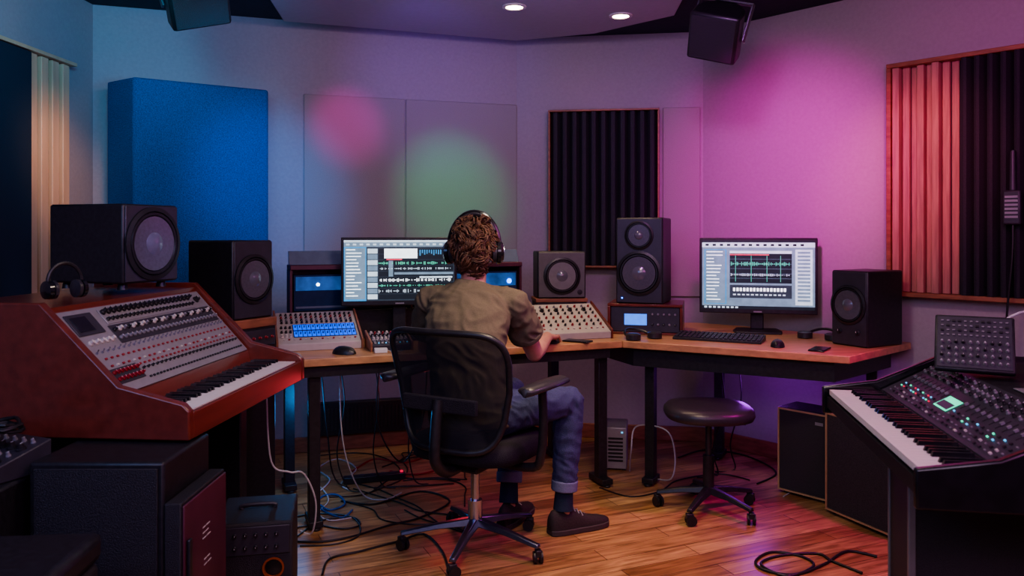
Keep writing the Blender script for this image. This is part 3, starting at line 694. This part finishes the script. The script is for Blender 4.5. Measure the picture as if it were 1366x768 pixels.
hung('black speaker hung from the dark ceiling above thick blue panel',(-1.37,3.42,2.32),R(30),.25,.19,.22,R(38),R(-16))
hung('black speaker hung from the ceiling above the magenta wall',(1.00,3.85,2.275),R(-26),.24,.19,.24,R(36),R(16))
t=thing('track_light','short black ceiling track with small lamp beside hanging speaker','ceiling light',(1.03,4.12,CZ),R(5))
MB().bx(-.3,.3,-.015,.015,-.02,-.0005).build('track','black',t,bevel=.002)
MB().cyl((.05,0,-.02),(.05,0,-.05),.008).cyl((.03,-.02,-.085),(.09,.02,-.05),.028,.02).build('lamp_head','dark_metal',t)
wr='wall_right';s_=son(wr,1363)
t=thing('handset','grey slotted handset hanging by black cord against the slat diffuser','handset',wpos(wr,s_,.125,1.335),wrot(wr))
MB().bx(-.036,.036,-.02,.02,0,.155).build('shell','panel_dark',t,bevel=.008)
mb=MB()
for i in range(6):mb.bx(-.026,.026,-.024,-.0205,.03+i*.018,.04+i*.018)
mb.build('slots','silver',t)
MB().cyl((0,0,.155),(0,0,.33),.014,.010).build('neck','panel_dark',t)
MB().cyl((-.0,0,.33),(0,.028,.33),.006).build('hook','dark_metal',t)
MB().tube([(0,0,0),(.0,-.01,-.15),(-.02,-.01,-.4),(-.03,0,-.7),(.02,0,-.95)],.005,8,sm=5).build('cord','cable_black',t)
# ------------------------------------------------------------ foreground left boxes
t=thing('equipment_cabinet','tall flat-topped black cabinet in left foreground beside burgundy unit','cabinet',(-1.075,2.21,0))
MB().bx(-.175,.175,-.155,.155,.015,.705).build('body','black',t,bevel=.008)
MB().bx(-.16,.16,-.161,-.1555,.03,.69).build('front_panel','tolex',t,bevel=.002)
for sx in(-1,1):
    for sy in(-1,1):MB().cyl((sx*.14,sy*.12,0),(sx*.14,sy*.12,.015),.02).build('foot','rubber',t)
t=thing('rack_unit','slim burgundy-faced unit with white marks standing against tall black cabinet','rack unit',(-.872,2.205,0))
MB().bx(-.026,.018,-.155,.155,.0,.60).build('body','tolex',t,bevel=.004)
MB().bx(.0185,.025,-.15,.15,.015,.592).build('face_panel','burgundy',t,bevel=.003)
mb=MB()
for k,(y,z,w) in enumerate(((-.03,.49,.05),(-.03,.475,.04),(-.03,.46,.055),(-.02,.40,.04),(-.02,.385,.05))):
    mb.bx(.0255,.0265,y,y+w*.4,z,z+.003).bx(.0255,.0265,y+w*.5,y+w,z,z+.003)
mb.build('white_marks','white_plastic',t)
MB().bx(.0255,.035,-.14,-.12,.1,.5).build('edge_rail','dark_metal',t,bevel=.003)
t=thing('practice_amplifier','small black amplifier with copper-ringed jack on floor by burgundy unit','amplifier',(-.855,2.68,0),R(12))
MB().bx(-.12,.12,-.14,.14,.015,.37).build('cabinet','tolex',t,bevel=.008)
MB().bx(-.11,.11,-.146,-.1405,.27,.36).build('control_panel','panel_dark',t,bevel=.002)
grid(t,(0,-.146,.315),frame((1,0,0),(0,0,1)),lin(-.09,.07,6),[-.02,.02],KB,'knob')
MB().lathe([(.03,-.001),(.034,-.004),(.034,-.008),(.028,-.008),(.026,-.002)],(.06,-.141,.225),'y',24,False).build('jack_ring','copper',t)
MB().lathe([(.025,-.001),(.012,-.003),(.004,-.004)],(.06,-.141,.225),'y',20).build('jack_socket','black_gloss',t)
MB().bx(-.11,.11,-.144,-.1405,.03,.185).build('grille','grille',t,bevel=.002)
MB().tube([(-.05,0,.37),(-.05,0,.383),(.05,0,.383),(.05,0,.37)],.007,8,sm=4).build('handle','leather',t)
for sx in(-1,1):
    for sy_ in(-1,1):MB().cyl((sx*.1,sy_*.11,0),(sx*.1,sy_*.11,.015),.015).build('foot','rubber',t)
t=thing('subwoofer','tall black subwoofer cabinet under the small mixer, far left','speaker',(-1.475,2.15,0))
MB().bx(-.20,.20,-.2,.2,.0,.66).build('cabinet','black',t,bevel=.008);ring_cone(t,.34,.14,0,-.2)
t=thing('mixer','small black knob mixer at the extreme left edge, on dark cabinet','audio mixer',(-1.41,2.11,.6605),R(-24))
MB().extx([(-.1,0),(-.1,.03),(.1,.085),(.1,0)],-.14,.14).build('body','panel_dark',t,bevel=.004)
fr=frame((1,0,0),(0,.2,.055))
for v,me in((.03,BW),(.07,KBIG),(.105,KG),(.14,KBIG),(.175,KG)):grid(t,(0,-.1,.03),fr,lin(-.11,.11,7),[v],me,'knob' if me!=BW else 'button')
pts=[]
for k in range(60):
    a=k*.42;pts.append((-1.36+math.cos(a)*(.055+.008*math.sin(k*.9)),2.10+math.sin(a)*(.050+.006*math.cos(k*1.3)),.775+k*.0004+.006*math.sin(k*.7)))
o=MB().tube(pts,.005,7).build('coiled_cable','cable_black');tag(o,'black cable coiled up on top of small mixer at extreme left','cable');relabel(o,V(pts[0]))
t=thing('equipment_case','rounded black equipment case in bottom left corner, nearest the viewer','case',(-1.13,1.66,0),R(5))
MB().bx(-.20,.20,-.15,.15,.0,.55).build('body','tolex',t,bevel=.02)
MB().bx(-.205,.205,-.155,.155,.5505,.615).build('lid','black',t,bevel=.02)
for sx in(-.1,.1):MB().bx(sx-.02,sx+.02,-.165,-.1555,.52,.58).build('latch','dark_metal',t,bevel=.003)
tag(MB().tube([(-1.46,2.19,.83),(-1.40,2.02,.92),(-1.33,1.95,.86),(-1.28,1.90,.70),(-1.272,1.88,.45),(-1.262,1.87,.2),(-1.2,1.86,.01)],.006,8,sm=6).build('instrument_cable','cable_black'),'black cable arching over the small mixer at extreme left','cable')
# ------------------------------------------------------------ right synthesizer and case
sy=thing('synthesizer','black synthesizer with white keys and small coloured lights in right foreground','synthesizer',(.86,1.68,0),R(-9.8))
LS=.88
prof=[(0,.74),(0,.775),(.155,.775),(.16,.80),(.34,.895),(.60,.90),(.60,.74)]
MB().exty(prof,.0005,LS-.0005).build('body','black',sy)
for y0,y1 in((-.022,0),(LS,LS+.022)):MB().exty([(-.012,.72),(-.012,.805),(.15,.83),(.34,.915),(.61,.915),(.61,.72)],y0,y1).build('end_panel','black_gloss',sy,bevel=.005)
keys(sy,36,(LS-.03)/36,.145,.80,.015,1,.004)
fr=frame((0,-1,0),(.18,0,.095));O=V((.16,LS,.80))
plate(sy,O,fr,.01,LS-.01,.004,.20,.003,'panel_dark','control_panel',h0=.0005)
plate(sy,O,fr,.335,.425,.055,.105,.005,'e_green','display',h0=.0035)
plate(sy,O,fr,.340,.420,.060,.085,.0055,'s_dark','display_text_band',h0=.0051)
grid(sy,O,fr,lin(.04,.84,26),[.180,.160],[KS,KT],'knob',.0035)
grid(sy,O,fr,lin(.04,.84,26),[.14],[KT,KS],'knob',.0035)
grid(sy,O,fr,lin(.05,.84,28),[.022,.037],[BT,BB,BT,BB,BT,BW,BB],'button',.0035)
grid(sy,O,fr,lin(.06,.30,12),[.055,.07],[BG,BB,BC,BE,BT],'light_button',.0035)
grid(sy,O,fr,lin(.45,.84,14),[.055,.07],[BT,BB,BC,BB,BG],'light_button',.0035)
grid(sy,O,fr,lin(.45,.84,12),[.105],FD,'fader',.0035)
grid(sy,O,fr,lin(.05,.31,9),[.105],FD,'fader',.0035)
fr2=frame((0,-1,0),(1,0,.015));O2=V((.345,LS,.8965))
plate(sy,O2,fr2,.45,.87,.015,.23,.004,'silver','rear_plate',h0=.0005)
grid(sy,O2,fr2,lin(.48,.84,10),[.04,.075,.11,.145,.18],[KB,KS,KG],'rear_knob',.0045)
md=thing('sound_module','tilted black knob module standing on the right synthesizer','sound module',(1.268,2.18,.9165),R(-30));md.scale=(.93,.93,.93)
Tm=M.Rotation(R(-34),4,'X')
mb=MB();mb.T=Tm;mb.bx(-.105,.105,-.0,.022,.004,.19);mb.build('body','black',md,bevel=.005)
MB().prism([(-.02,.03),(.10,.03),(.10,.13),(-.02,.13)],0,.012).build('foot_stand','black',md,bevel=.003)
MB().cyl((0.04,.12,.012),(0.04,.085,.10),.008).build('prop','dark_metal',md)
U=V((1,0,0));Vv=(Tm.to_3x3()@V((0,0,1)));fr=(U,Vv,U.cross(Vv),M((U,Vv,U.cross(Vv))).transposed().to_euler())
O=Tm@V((0,-.0005,.004))
plate(md,O,fr,-.098,.098,.008,.178,.002,'panel_dark','front_panel',h0=.0005)
grid(md,O,fr,lin(-.085,.085,10),[.025,.047,.069,.091],[KT,KS,KT],'knob',.0025)
grid(md,O,fr,lin(-.085,.085,12),[.115,.131,.147,.163],[BT,BB,BT],'button',.0025)
t=thing('flight_case','black flight case with metal edges carrying the right synthesizer','case',(1.255,1.91,0),R(-14))
MB().bx(-.30,.30,-.12,.10,.02,.70).build('body','tolex',t,bevel=.003)
for x in(-.304,.288):MB().bx(x,x+.016,-.124,-.108,.02,.702).build('edge_trim','edge_metal',t,bevel=.002)
MB().bx(-.304,.304,-.124,-.108,.7025,.7185).build('edge_trim','edge_metal',t,bevel=.002);MB().bx(-.304,-.288,-.107,.104,.7025,.7185).build('edge_trim','edge_metal',t,bevel=.002)
MB().bx(-.304,-.288,.088,.104,.02,.702).build('edge_trim','edge_metal',t,bevel=.002)
MB().bx(-.06,.06,-.13,-.1245,.42,.5).build('handle','dark_metal',t,bevel=.004)
for sx in(-.29,.25):MB().prism([(sx,-.128),(sx+.04,-.128),(sx+.04,-.1245),(sx,-.1245)],.655,.70).build('corner_plate','edge_metal',t)
for sx in(-1,1):MB().cyl((sx*.26,0,0),(sx*.26,0,.02),.025).build('foot','rubber',t)
t=thing('keyboard_stand','black stand post behind the flight case under right synthesizer','stand',(1.36,2.36,0),R(-10))
MB().cyl((0,0,.03),(0,0,.70),.02).build('post','dark_metal',t);MB().bx(-.16,.16,-.02,.02,0,.03).build('foot_bar','dark_metal',t,bevel=.004);MB().bx(-.18,.18,-.02,.02,.7005,.738).build('top_bar','dark_metal',t,bevel=.004)
tag(MB().tube([(1.49,2.42,.91),(1.47,2.43,1.0),(1.58,2.40,1.06),(1.75,2.5,.9),(1.85,2.6,.4),(1.9,2.7,.01)],.004,8,sm=6).build('patch_cable','cable_white'),'white cable looping out of the right synthesizer rear plate','cable')
tag(MB().tube([(1.46,1.98,.915),(1.43,1.96,.98),(1.56,1.94,1.02),(1.80,1.95,.9),(1.9,2.0,.4),(1.95,2.1,.01)],.004,8,sm=6).build('patch_cable','cable_black'),'black cable looping out of the right synthesizer rear plate','cable')
# ------------------------------------------------------------ guitar amps on floor
def amp(label,A,B,dep,h):
    A=V(A);B=V(B);u=(B-A).normalized();n=V((-u.y,u.x));w=(B-A).length;c=(A+B)/2+n*dep/2
    t=thing('guitar_amplifier',label,'amplifier',(c.x,c.y,0),math.atan2(u.y,u.x))
    MB().bx(-w/2,w/2,-dep/2,dep/2,.012,h).build('cabinet','tolex',t,bevel=.008)
    y0,y1=-dep/2-.008,-dep/2-.0005
    for a in((-w/2+.003,w/2-.003,y0,y1,.016,.024),(-w/2+.003,w/2-.003,y0,y1,h-.012,h-.004),(-w/2+.003,-w/2+.011,y0,y1,.0245,h-.0125),(w/2-.011,w/2-.003,y0,y1,.0245,h-.0125)):MB().bx(*a).build('gold_piping','gold_trim',t)
    MB().bx(-w/2+.013,w/2-.013,-dep/2-.005,-dep/2-.0005,.026,h-.014).build('grille_cloth','grille',t)
    MB().bx(w/2-.07,w/2-.03,-dep/2-.007,-dep/2-.0055,h-.06,h-.045).build('badge','silver',t)
    for sx in(-1,1):
        for s2 in(-1,1):MB().cyl((sx*(w/2-.03),s2*(dep/2-.03),0),(sx*(w/2-.03),s2*(dep/2-.03),.012),.014).build('foot','rubber',t)
amp('smaller guitar amplifier with gold piping against the wall under desk',(1.335,3.99),(1.515,3.79),.18,.43)
amp('larger guitar amplifier with gold piping, nearer the right synthesizer',(1.462,3.70),(1.615,3.34),.24,.47)
# ------------------------------------------------------------ stool
def caster(t,x,y,rz):
    q=MB().bx(-.012,.012,-.016,.016,.028,.055).build('caster','black',t,bevel=.003);q.location=(x,y,0);q.rotation_euler=(0,0,rz)
    for s in(-1,1):
        MB().cyl((s*.006,.006,.0235),(s*.018,.006,.0235),.0235,n=18).build('wheel','rubber',q)
def star(t,r,n,a0,m,zc,z1,w=.022,hd=0.):
    for k in range(n):
        a=R(a0)+2*PI*k/n-hd;d=V((math.cos(a),math.sin(a),0));s=V((-d.y,d.x,0))
        mb=MB();rings=[]
        for q,ww,z,hh in((.02,w*1.2,zc,.03),(r*.5,w*.9,(zc+z1)/2+.006,.022),(r,w*.7,z1,.016)):
            rings.append([d*q+s*ww+V((0,0,z-hh/2)),d*q-s*ww+V((0,0,z-hh/2)),d*q-s*ww*.6+V((0,0,z+hh/2)),d*q+s*ww*.6+V((0,0,z+hh/2))])
        mb.loft(rings);mb.build('leg',m,t,bevel=.004)
        caster(t,d.x*r*.985,d.y*r*.985,a+.7)
st=thing('rolling_stool','round black padded stool on five casters beside the corner desk','stool',(.92,3.72,0))
star(st,.24,5,20,'black',.10,.066)
MB().cyl((0,0,.08),(0,0,.26),.026).build('column_sleeve','black',st);MB().cyl((0,0,.26),(0,0,.42),.015).build('gas_column','dark_metal',st)
MB().cyl((0,0,.415),(0,0,.432),.09).cyl((0,0,.42),(.16,-.05,.415),.006).build('seat_plate','black',st)
mb=MB();rings=[]
for z,k in((.4325,.84),(.440,.96),(.458,1.0),(.478,.985),(.492,.92),(.497,.72),(.498,.1)):
    rings.append([(math.copysign(abs(math.cos(a))**.8,math.cos(a))*.205*k,math.copysign(abs(math.sin(a))**.8,math.sin(a))*.20*k,z) for a in [2*PI*i/44 for i in range(44)]])
mb.loft(rings);mb.build('seat','leather',st,smooth=60)
# ------------------------------------------------------------ office chair
ch=thing('office_chair','black mesh-back swivel office chair the person sits in','office chair',CH,HD)
star(ch,.305,5,-32,'base_metal',.112,.068,hd=HD)
MB().cyl((0,0,.09),(0,0,.20),.03).build('column_sleeve','chrome',ch);MB().cyl((0,0,.20),(0,0,.36),.018).build('gas_column','chrome',ch)
MB().bx(-.09,.09,-.13,.10,.345,.385).build('tilt_mechanism','black',ch,bevel=.01)
mb=MB();rings=[]
for (z,k) in((.386,.86),(.395,.97),(.425,1.0),(.452,.99),(.468,.93),(.474,.8)):
    rings.append([(math.copysign(abs(math.cos(a))**.55,math.cos(a))*.25*k,math.copysign(abs(math.sin(a))**.6,math.sin(a))*.235*k+.035,z) for a in [2*PI*i/40 for i in range(40)]])
mb.loft(rings);mb.build('seat','seat_fabric',ch,smooth=60)
def bk(u,v):
    w=.200+.068*math.sin(min(1,v*1.05)*PI*.55)
    z=.455+.465*v;y=-.235-.055*v*v+.035*math.sin(v*PI)+.05*(u*u)
    return V((u*w,y,z))
bd=[]
for i in range(60):
    a=2*PI*i/60;e=.34;cu=math.copysign(abs(math.cos(a))**e,math.cos(a));sv=math.copysign(abs(math.sin(a))**e,math.sin(a));bd.append((cu,(sv+1)/2))
MB().tube([bk(u,v) for u,v in bd],.013,10,closed=True).build('back_frame','black',ch)
mb=MB();rings=[]
for k in(1.,.75,.5,.25,.03):rings.append([bk(u*k,.5+(v-.5)*k) for u,v in bd])
mb.loft(rings);mb.build('back_mesh','mesh_fabric',ch,smooth=70)
MB().tube([(0,-.13,.365),(0,-.22,.37),(0,-.29,.43),(0,-.285,.55),(0,-.27,.66)],.022,10,sm=4).build('back_post','black',ch)
MB().loft([[(x,-.262+dy,z) for x,z in((-.17,.61),(.17,.61),(.17,.67),(-.17,.67))] for dy in(-.010,.010)]).build('lumbar_bar','seat_fabric',ch,bevel=.006)
for s in(-1,1):
    q=MB().tube([(s*.10,.0,.366),(s*.27,.0,.37),(s*.31,-.01,.43),(s*.325,-.02,.56),(s*.325,-.03,.685)],.018,10,sm=4).build('armrest','black',ch)
    mb=MB();rings=[]
    for y,w,dz in((-.18,.014,0),(-.16,.040,.003),(-.01,.050,.004),(.13,.042,.002),(.155,.014,-.004)):
        rings.append([(s*.328+math.cos(a)*w,y+.0,.70+dz+math.sin(a)*.018) for a in [2*PI*i/14 for i in range(14)]])
    mb.loft(rings);mb.build('arm_pad','leather',q,smooth=70)
# ------------------------------------------------------------ under desk
w='wall_back_left';s0,s1=son(w,418),son(w,560)
t=thing('baseboard_heater','long black slotted heater low on rear wall under left desk','heater',wpos(w,(s0+s1)/2,0,.1),wrot(w));h=(s1-s0)/2
MB().bx(-h,h,-.07,-.001,0,.19).build('housing','black',t,bevel=.004)
mb=MB()
for i in range(26):
    x=-h+.03+i*(2*h-.06)/26;mb.bx(x,x+.012,-.075,-.0705,.03,.16)
mb.build('fins','dark_metal',t)
t=thing('computer_case','small silver computer case on floor under the desk corner','computer',(.585,4.45,0),R(-10))
MB().bx(-.06,.06,-.11,.11,.008,.235).build('body','silver',t,bevel=.006)
mb=MB()
for i in range(7):mb.bx(-.04,.04,-.1135,-.1105,.05+i*.020,.06+i*.020)
mb.build('vent','black',t)
MB().bx(.03,.04,-.1135,-.1105,.205,.213).build('power_light','e_cyan',t)
for sx in(-1,1):MB().bx(sx*.045-.01,sx*.045+.01,-.1,.1,0,.008).build('foot','rubber',t)
t=thing('power_strip','black power strip on the floor among cables under left desk','power strip',(-.72,4.16,0),R(18))
MB().bx(-.16,.16,-.025,.025,0,.035).build('body','black',t,bevel=.004)
for k in range(5):MB().cyl((-.12+k*.055,0,.035),(-.12+k*.055,0,.038),.016,n=14).build('socket','panel_dark',t)
MB().bx(.135,.15,-.01,.01,.0355,.042).build('switch','e_red',t)
def cable(label,pts,m='cable_black',r=.0045,name='floor_cable',group=None):
    P=[]
    for p in pts:
        P.append(fl(p[0],p[1],r+.0005) if len(p)==2 else V(p))
    o=MB().tube(P,r,8,sm=7).build(name,m);tag(o,label,'cable',group);relabel(o,P[0]);return o
cable('black cable snaking from desk leg towards the chair casters',[(392,722),(430,722),(470,715),(520,700),(560,690),(600,668),(560,655),(500,672),(455,668)])
cable('black cable curving across floor behind the chair base, lowest in view',[(430,766),(440,745),(480,735),(530,722),(565,712),(590,735),(600,766)])
cable('thin black cable running flat along floor left of chair',[(390,690),(425,685),(470,690),(480,712),(450,725),(400,728)],r=.0035)
cable('red cable lying along floor under the left desk',[(470,628),(500,612),(540,617),(580,606),(600,618),(560,632),(520,628)],'cable_red')
cable('white cable lying bunched below the left desk',[(420,660),(440,640),(425,625),(450,612),(475,625),(455,645),(470,655)],'cable_white',.004)
cable('blue cable coiled beside the left desk leg',[(425,672),(440,680),(460,672),(450,660),(430,662),(425,676),(455,690),(470,680)],'cable_blue',.005)
cable('white cable hanging from desk down beside the left leg',[(-.80,3.70,.66),(-.80,3.72,.40),(-.78,3.78,.20),(-.72,3.85,.03),(-.62,3.85,.006),(-.55,3.95,.006)],'cable_white',.0035)
cable('black cable hanging in a loop beneath left desk',[(-.65,3.9,.66),(-.66,3.92,.35),(-.55,3.98,.15),(-.45,3.98,.35),(-.42,3.95,.66)],r=.004)
cable('thin black cable dropping behind left mixer to floor',[(-.95,3.95,.66),(-.93,4.0,.3),(-.88,4.05,.02),(-.6,4.05,.006),(-.3,4.1,.006)],r=.004)
cable('pale cable drooping in two arcs below mahogany console',[(-1.02,3.30,.62),(-1.0,3.3,.35),(-.93,3.32,.30),(-.88,3.36,.28),(-.84,3.40,.15),(-.86,3.42,.01),(-.92,3.45,.006)],'cable_white',.004)
cable('white cable loop standing beside the silver computer case',[(840,628),(.63,4.2,.15),(.66,4.22,.27),(.78,4.02,.30),(.82,4.0,.18),(.80,4.0,.06),(870,637)],'cable_white',.004)
cable('dark cable trailing across floor under corner desk',[(905,610),(940,600),(985,605),(1020,618),(1035,632),(1010,645)])
cable('thin cable running along floor from behind shoes to the stool',[(800,650),(840,662),(880,655),(905,640),(960,632),(1000,640)],r=.0035)
cable('coiled black cable on floor beside the flight case, bottom right',[(1170,742),(1130,735),(1100,752),(1060,766),(1020,760),(1008,748),(1030,736),(1070,742),(1085,755),(1050,768),(1015,752),(1040,741),(1090,738),(1110,748),(1150,764)],r=.005)
cable('white cord lying at the base of the smaller guitar amplifier',[(1045,662),(1062,655),(1085,664),(1100,668)],'cable_white',.003)
for k,(x,y) in enumerate(((1.10,4.2),(1.22,4.3))):
    cable(('left' if k==0 else 'right')+' of two cords hanging under the right monitor',[(x,y,.62),(x+.02,y,.4),(x-.03,y+.03,.15),(x+.0,y+.05,.006),(x-.12,y+.0,.006)],r=.004)
rnd=random.Random(11)
for k in range(10):
    x,y=rnd.uniform(415,540),rnd.uniform(615,680);a=rnd.uniform(-.6,.9);pts=[(x,y)]
    for j in range(6):
        a+=rnd.uniform(-.8,.8);x+=math.cos(a)*42;y+=math.sin(a)*14
        x=min(max(x,400),620);y=min(max(y,604),712);pts.append((x,y))
    cable('thin dark cable in the tangle on floor under left desk',pts,'cable_black',.0033,group='tangled dark cables under the left desk')
for k in range(4):
    x=-.85+k*.16;y=3.92+k*.06
    cable('thin dark cord hanging straight down under the left desk',[(x,y,.66),(x+.02,y+.02,.45),(x-.02+.01*k,y+.03,.2),(x+.03,y+.04,.03),(x+.1,y+.05,.006)],'cable_black',.0035,name='hanging_cable',group='dark cords hanging under the left desk')
cable('white cable on floor nearest the left desk leg',[(412,640),(430,652),(438,668),(425,684),(440,694),(470,690)],'cable_white',.0035)
cable('second black cable looped near the practice amplifier',[(388,705),(420,700),(455,705),(480,700),(470,690),(430,694),(395,716)],r=.004)
# ------------------------------------------------------------ bevels
for o,wd in BEV:
    b=o.modifiers.new('b','BEVEL');b.width=wd;b.segments=2;b.limit_method='ANGLE';b.angle_limit=R(40)
# ------------------------------------------------------------ lights
def lamp(kind,name,loc,tgt,col,pw,size=.1,ang=60,blend=.6):
    l=bpy.data.lights.new(name,kind);l.energy=pw;l.color=col;o=bpy.data.objects.new(name,l);C.objects.link(o);o.location=loc
    if tgt is not None:o.rotation_euler=(V(tgt)-V(loc)).to_track_quat('-Z','Y').to_euler()
    if kind=='SPOT':l.spot_size=R(ang);l.spot_blend=blend;l.shadow_soft_size=size
    elif kind=='AREA':l.size=size
    else:l.shadow_soft_size=size
    return o
lamp('SPOT','blue_spot',(-.75,3.2,2.0),(-1.34,4.4,1.6),(0,.36,1),76,.08,44,1)
lamp('SPOT','teal_spot',(-1.3,2.6,2.2),(-2.3,4.1,2.15),(.0,.52,.82),52,.1,76,1)
lamp('SPOT','teal_top',(-.9,3.0,1.9),(-1.9,4.5,2.5),(.0,.44,.9),32,.1,60,1)
lamp('SPOT','magenta_spot',(.9,3.2,2.0),(1.55,4.5,1.62),(1,0,.62),108,.08,66,1)
lamp('SPOT','purple_spot',(.5,2.6,2.4),(1.1,4.9,1.5),(.6,.03,1),40,.1,60,1)
lamp('SPOT','magenta_right',(1.3,2.3,2.0),(2.3,3.7,1.9),(1,.04,.6),28,.1,70,1)
lamp('SPOT','orange_spot',(1.5,2.9,2.2),(2.05,3.97,1.6),(1,.20,.26),46,.06,46,.9)
lamp('SPOT','green_spot',(-.2,3.5,2.3),(-.36,4.85,1.60),(0,1,.38),46,.04,32,1)
lamp('SPOT','pink_spot',(-.8,3.6,2.3),(-.99,4.75,1.95),(1,0,.55),30,.04,26,1)
lamp('SPOT','violet_spot',(-.5,3.4,2.1),(-.45,4.8,2.25),(.25,.12,1),20,.05,56,1)
lamp('SPOT','ceiling_wash',(-.2,3.2,1.5),(-.1,4.1,2.5),(.40,.34,1),16,.1,110,1)  # added uplight without a fixture, tints the ceiling panel violet
lamp('SPOT','down_a',(.01,4.21,2.48),(.01,4.0,0),(1,.74,.46),28,.05,80,.8)
lamp('SPOT','down_b',(.6,4.39,2.48),(.6,4.1,0),(1,.74,.46),28,.05,80,.8)
lamp('AREA','key',(.35,2.3,2.45),(.1,3.2,0),(1,.78,.62),18,.4)
lamp('SPOT','key_spot',(.3,2.3,2.45),(-.12,3.35,.9),(1,.84,.68),46,.15,42,1)
lamp('AREA','ambient',(0,.8,2.4),(0,4.7,1.4),(.80,.56,.88),20,1.8)
lamp('AREA','fill_blue',(-1.4,.5,2.2),(-1.0,3.0,.4),(.25,.46,1),20,1.2)
lamp('AREA','fill_pink',(1.6,.5,2.2),(1.2,3.0,.3),(1,.26,.78),19,1.2)
lamp('AREA','front_fill',(0,-.3,2.3),(0,2.0,.0),(.9,.66,.85),16,1.2)
lamp('SPOT','console_spot',(-.3,1.9,2.3),(-1.1,2.75,.9),(1,.75,.78),22,.15,45,1)
lamp('SPOT','slat_spot',(-1.5,3.2,2.2),(-2.3,4.0,1.6),(1,.46,.22),42,.1,34,1)  # added warm light without a fixture, offsets the teal on the slats
lamp('SPOT','cone_glint',(.1,2.2,1.7),(-1.28,2.9,1.25),(.40,.30,1),60,.12,15,1)  # added narrow light without a fixture, only for highlights on the big woofer
lamp('SPOT','floor_magenta',(2.0,2.9,2.2),(1.05,3.3,0),(1,.03,.6),112,.1,60,1)
lamp('SPOT','floor_warm',(.3,2.9,2.45),(.25,3.05,0),(1,.76,.44),92,.2,62,1)
lamp('POINT','desk_red',(-.35,4.25,.45),None,(1,.08,.10),1.3,.08)
lamp('POINT','desk_blue',(-1.0,3.9,.45),None,(.05,.4,1),4.0,.08)
lamp('POINT','desk_violet',(1.3,4.2,.5),None,(.5,.06,1),2.6,.08)
lamp('SPOT','rim_pink',(1.3,3.0,1.8),(.0,3.4,.8),(.85,.28,.9),34,.1,50,1)
w_=bpy.data.worlds.new('w');SC.world=w_;w_.use_nodes=True;w_.node_tree.nodes['Background'].inputs[0].default_value=(.02,.02,.04,1)
try:SC.view_settings.look='AgX - Medium High Contrast'
except Exception as e:print('look',e)
# ------------------------------------------------------------ camera
cd=bpy.data.cameras.new('camera');cam=bpy.data.objects.new('camera',cd);C.objects.link(cam);SC.camera=cam
cam.location=(0,0,HC);cam.rotation_euler=(PI/2,0,0);cd.sensor_width=36;cd.lens=F/1366*36;cd.shift_y=-(384-H0)/1366;cd.clip_start=.02
cd.dof.use_dof=True;cd.dof.focus_distance=3.6;cd.dof.aperture_fstop=4.5
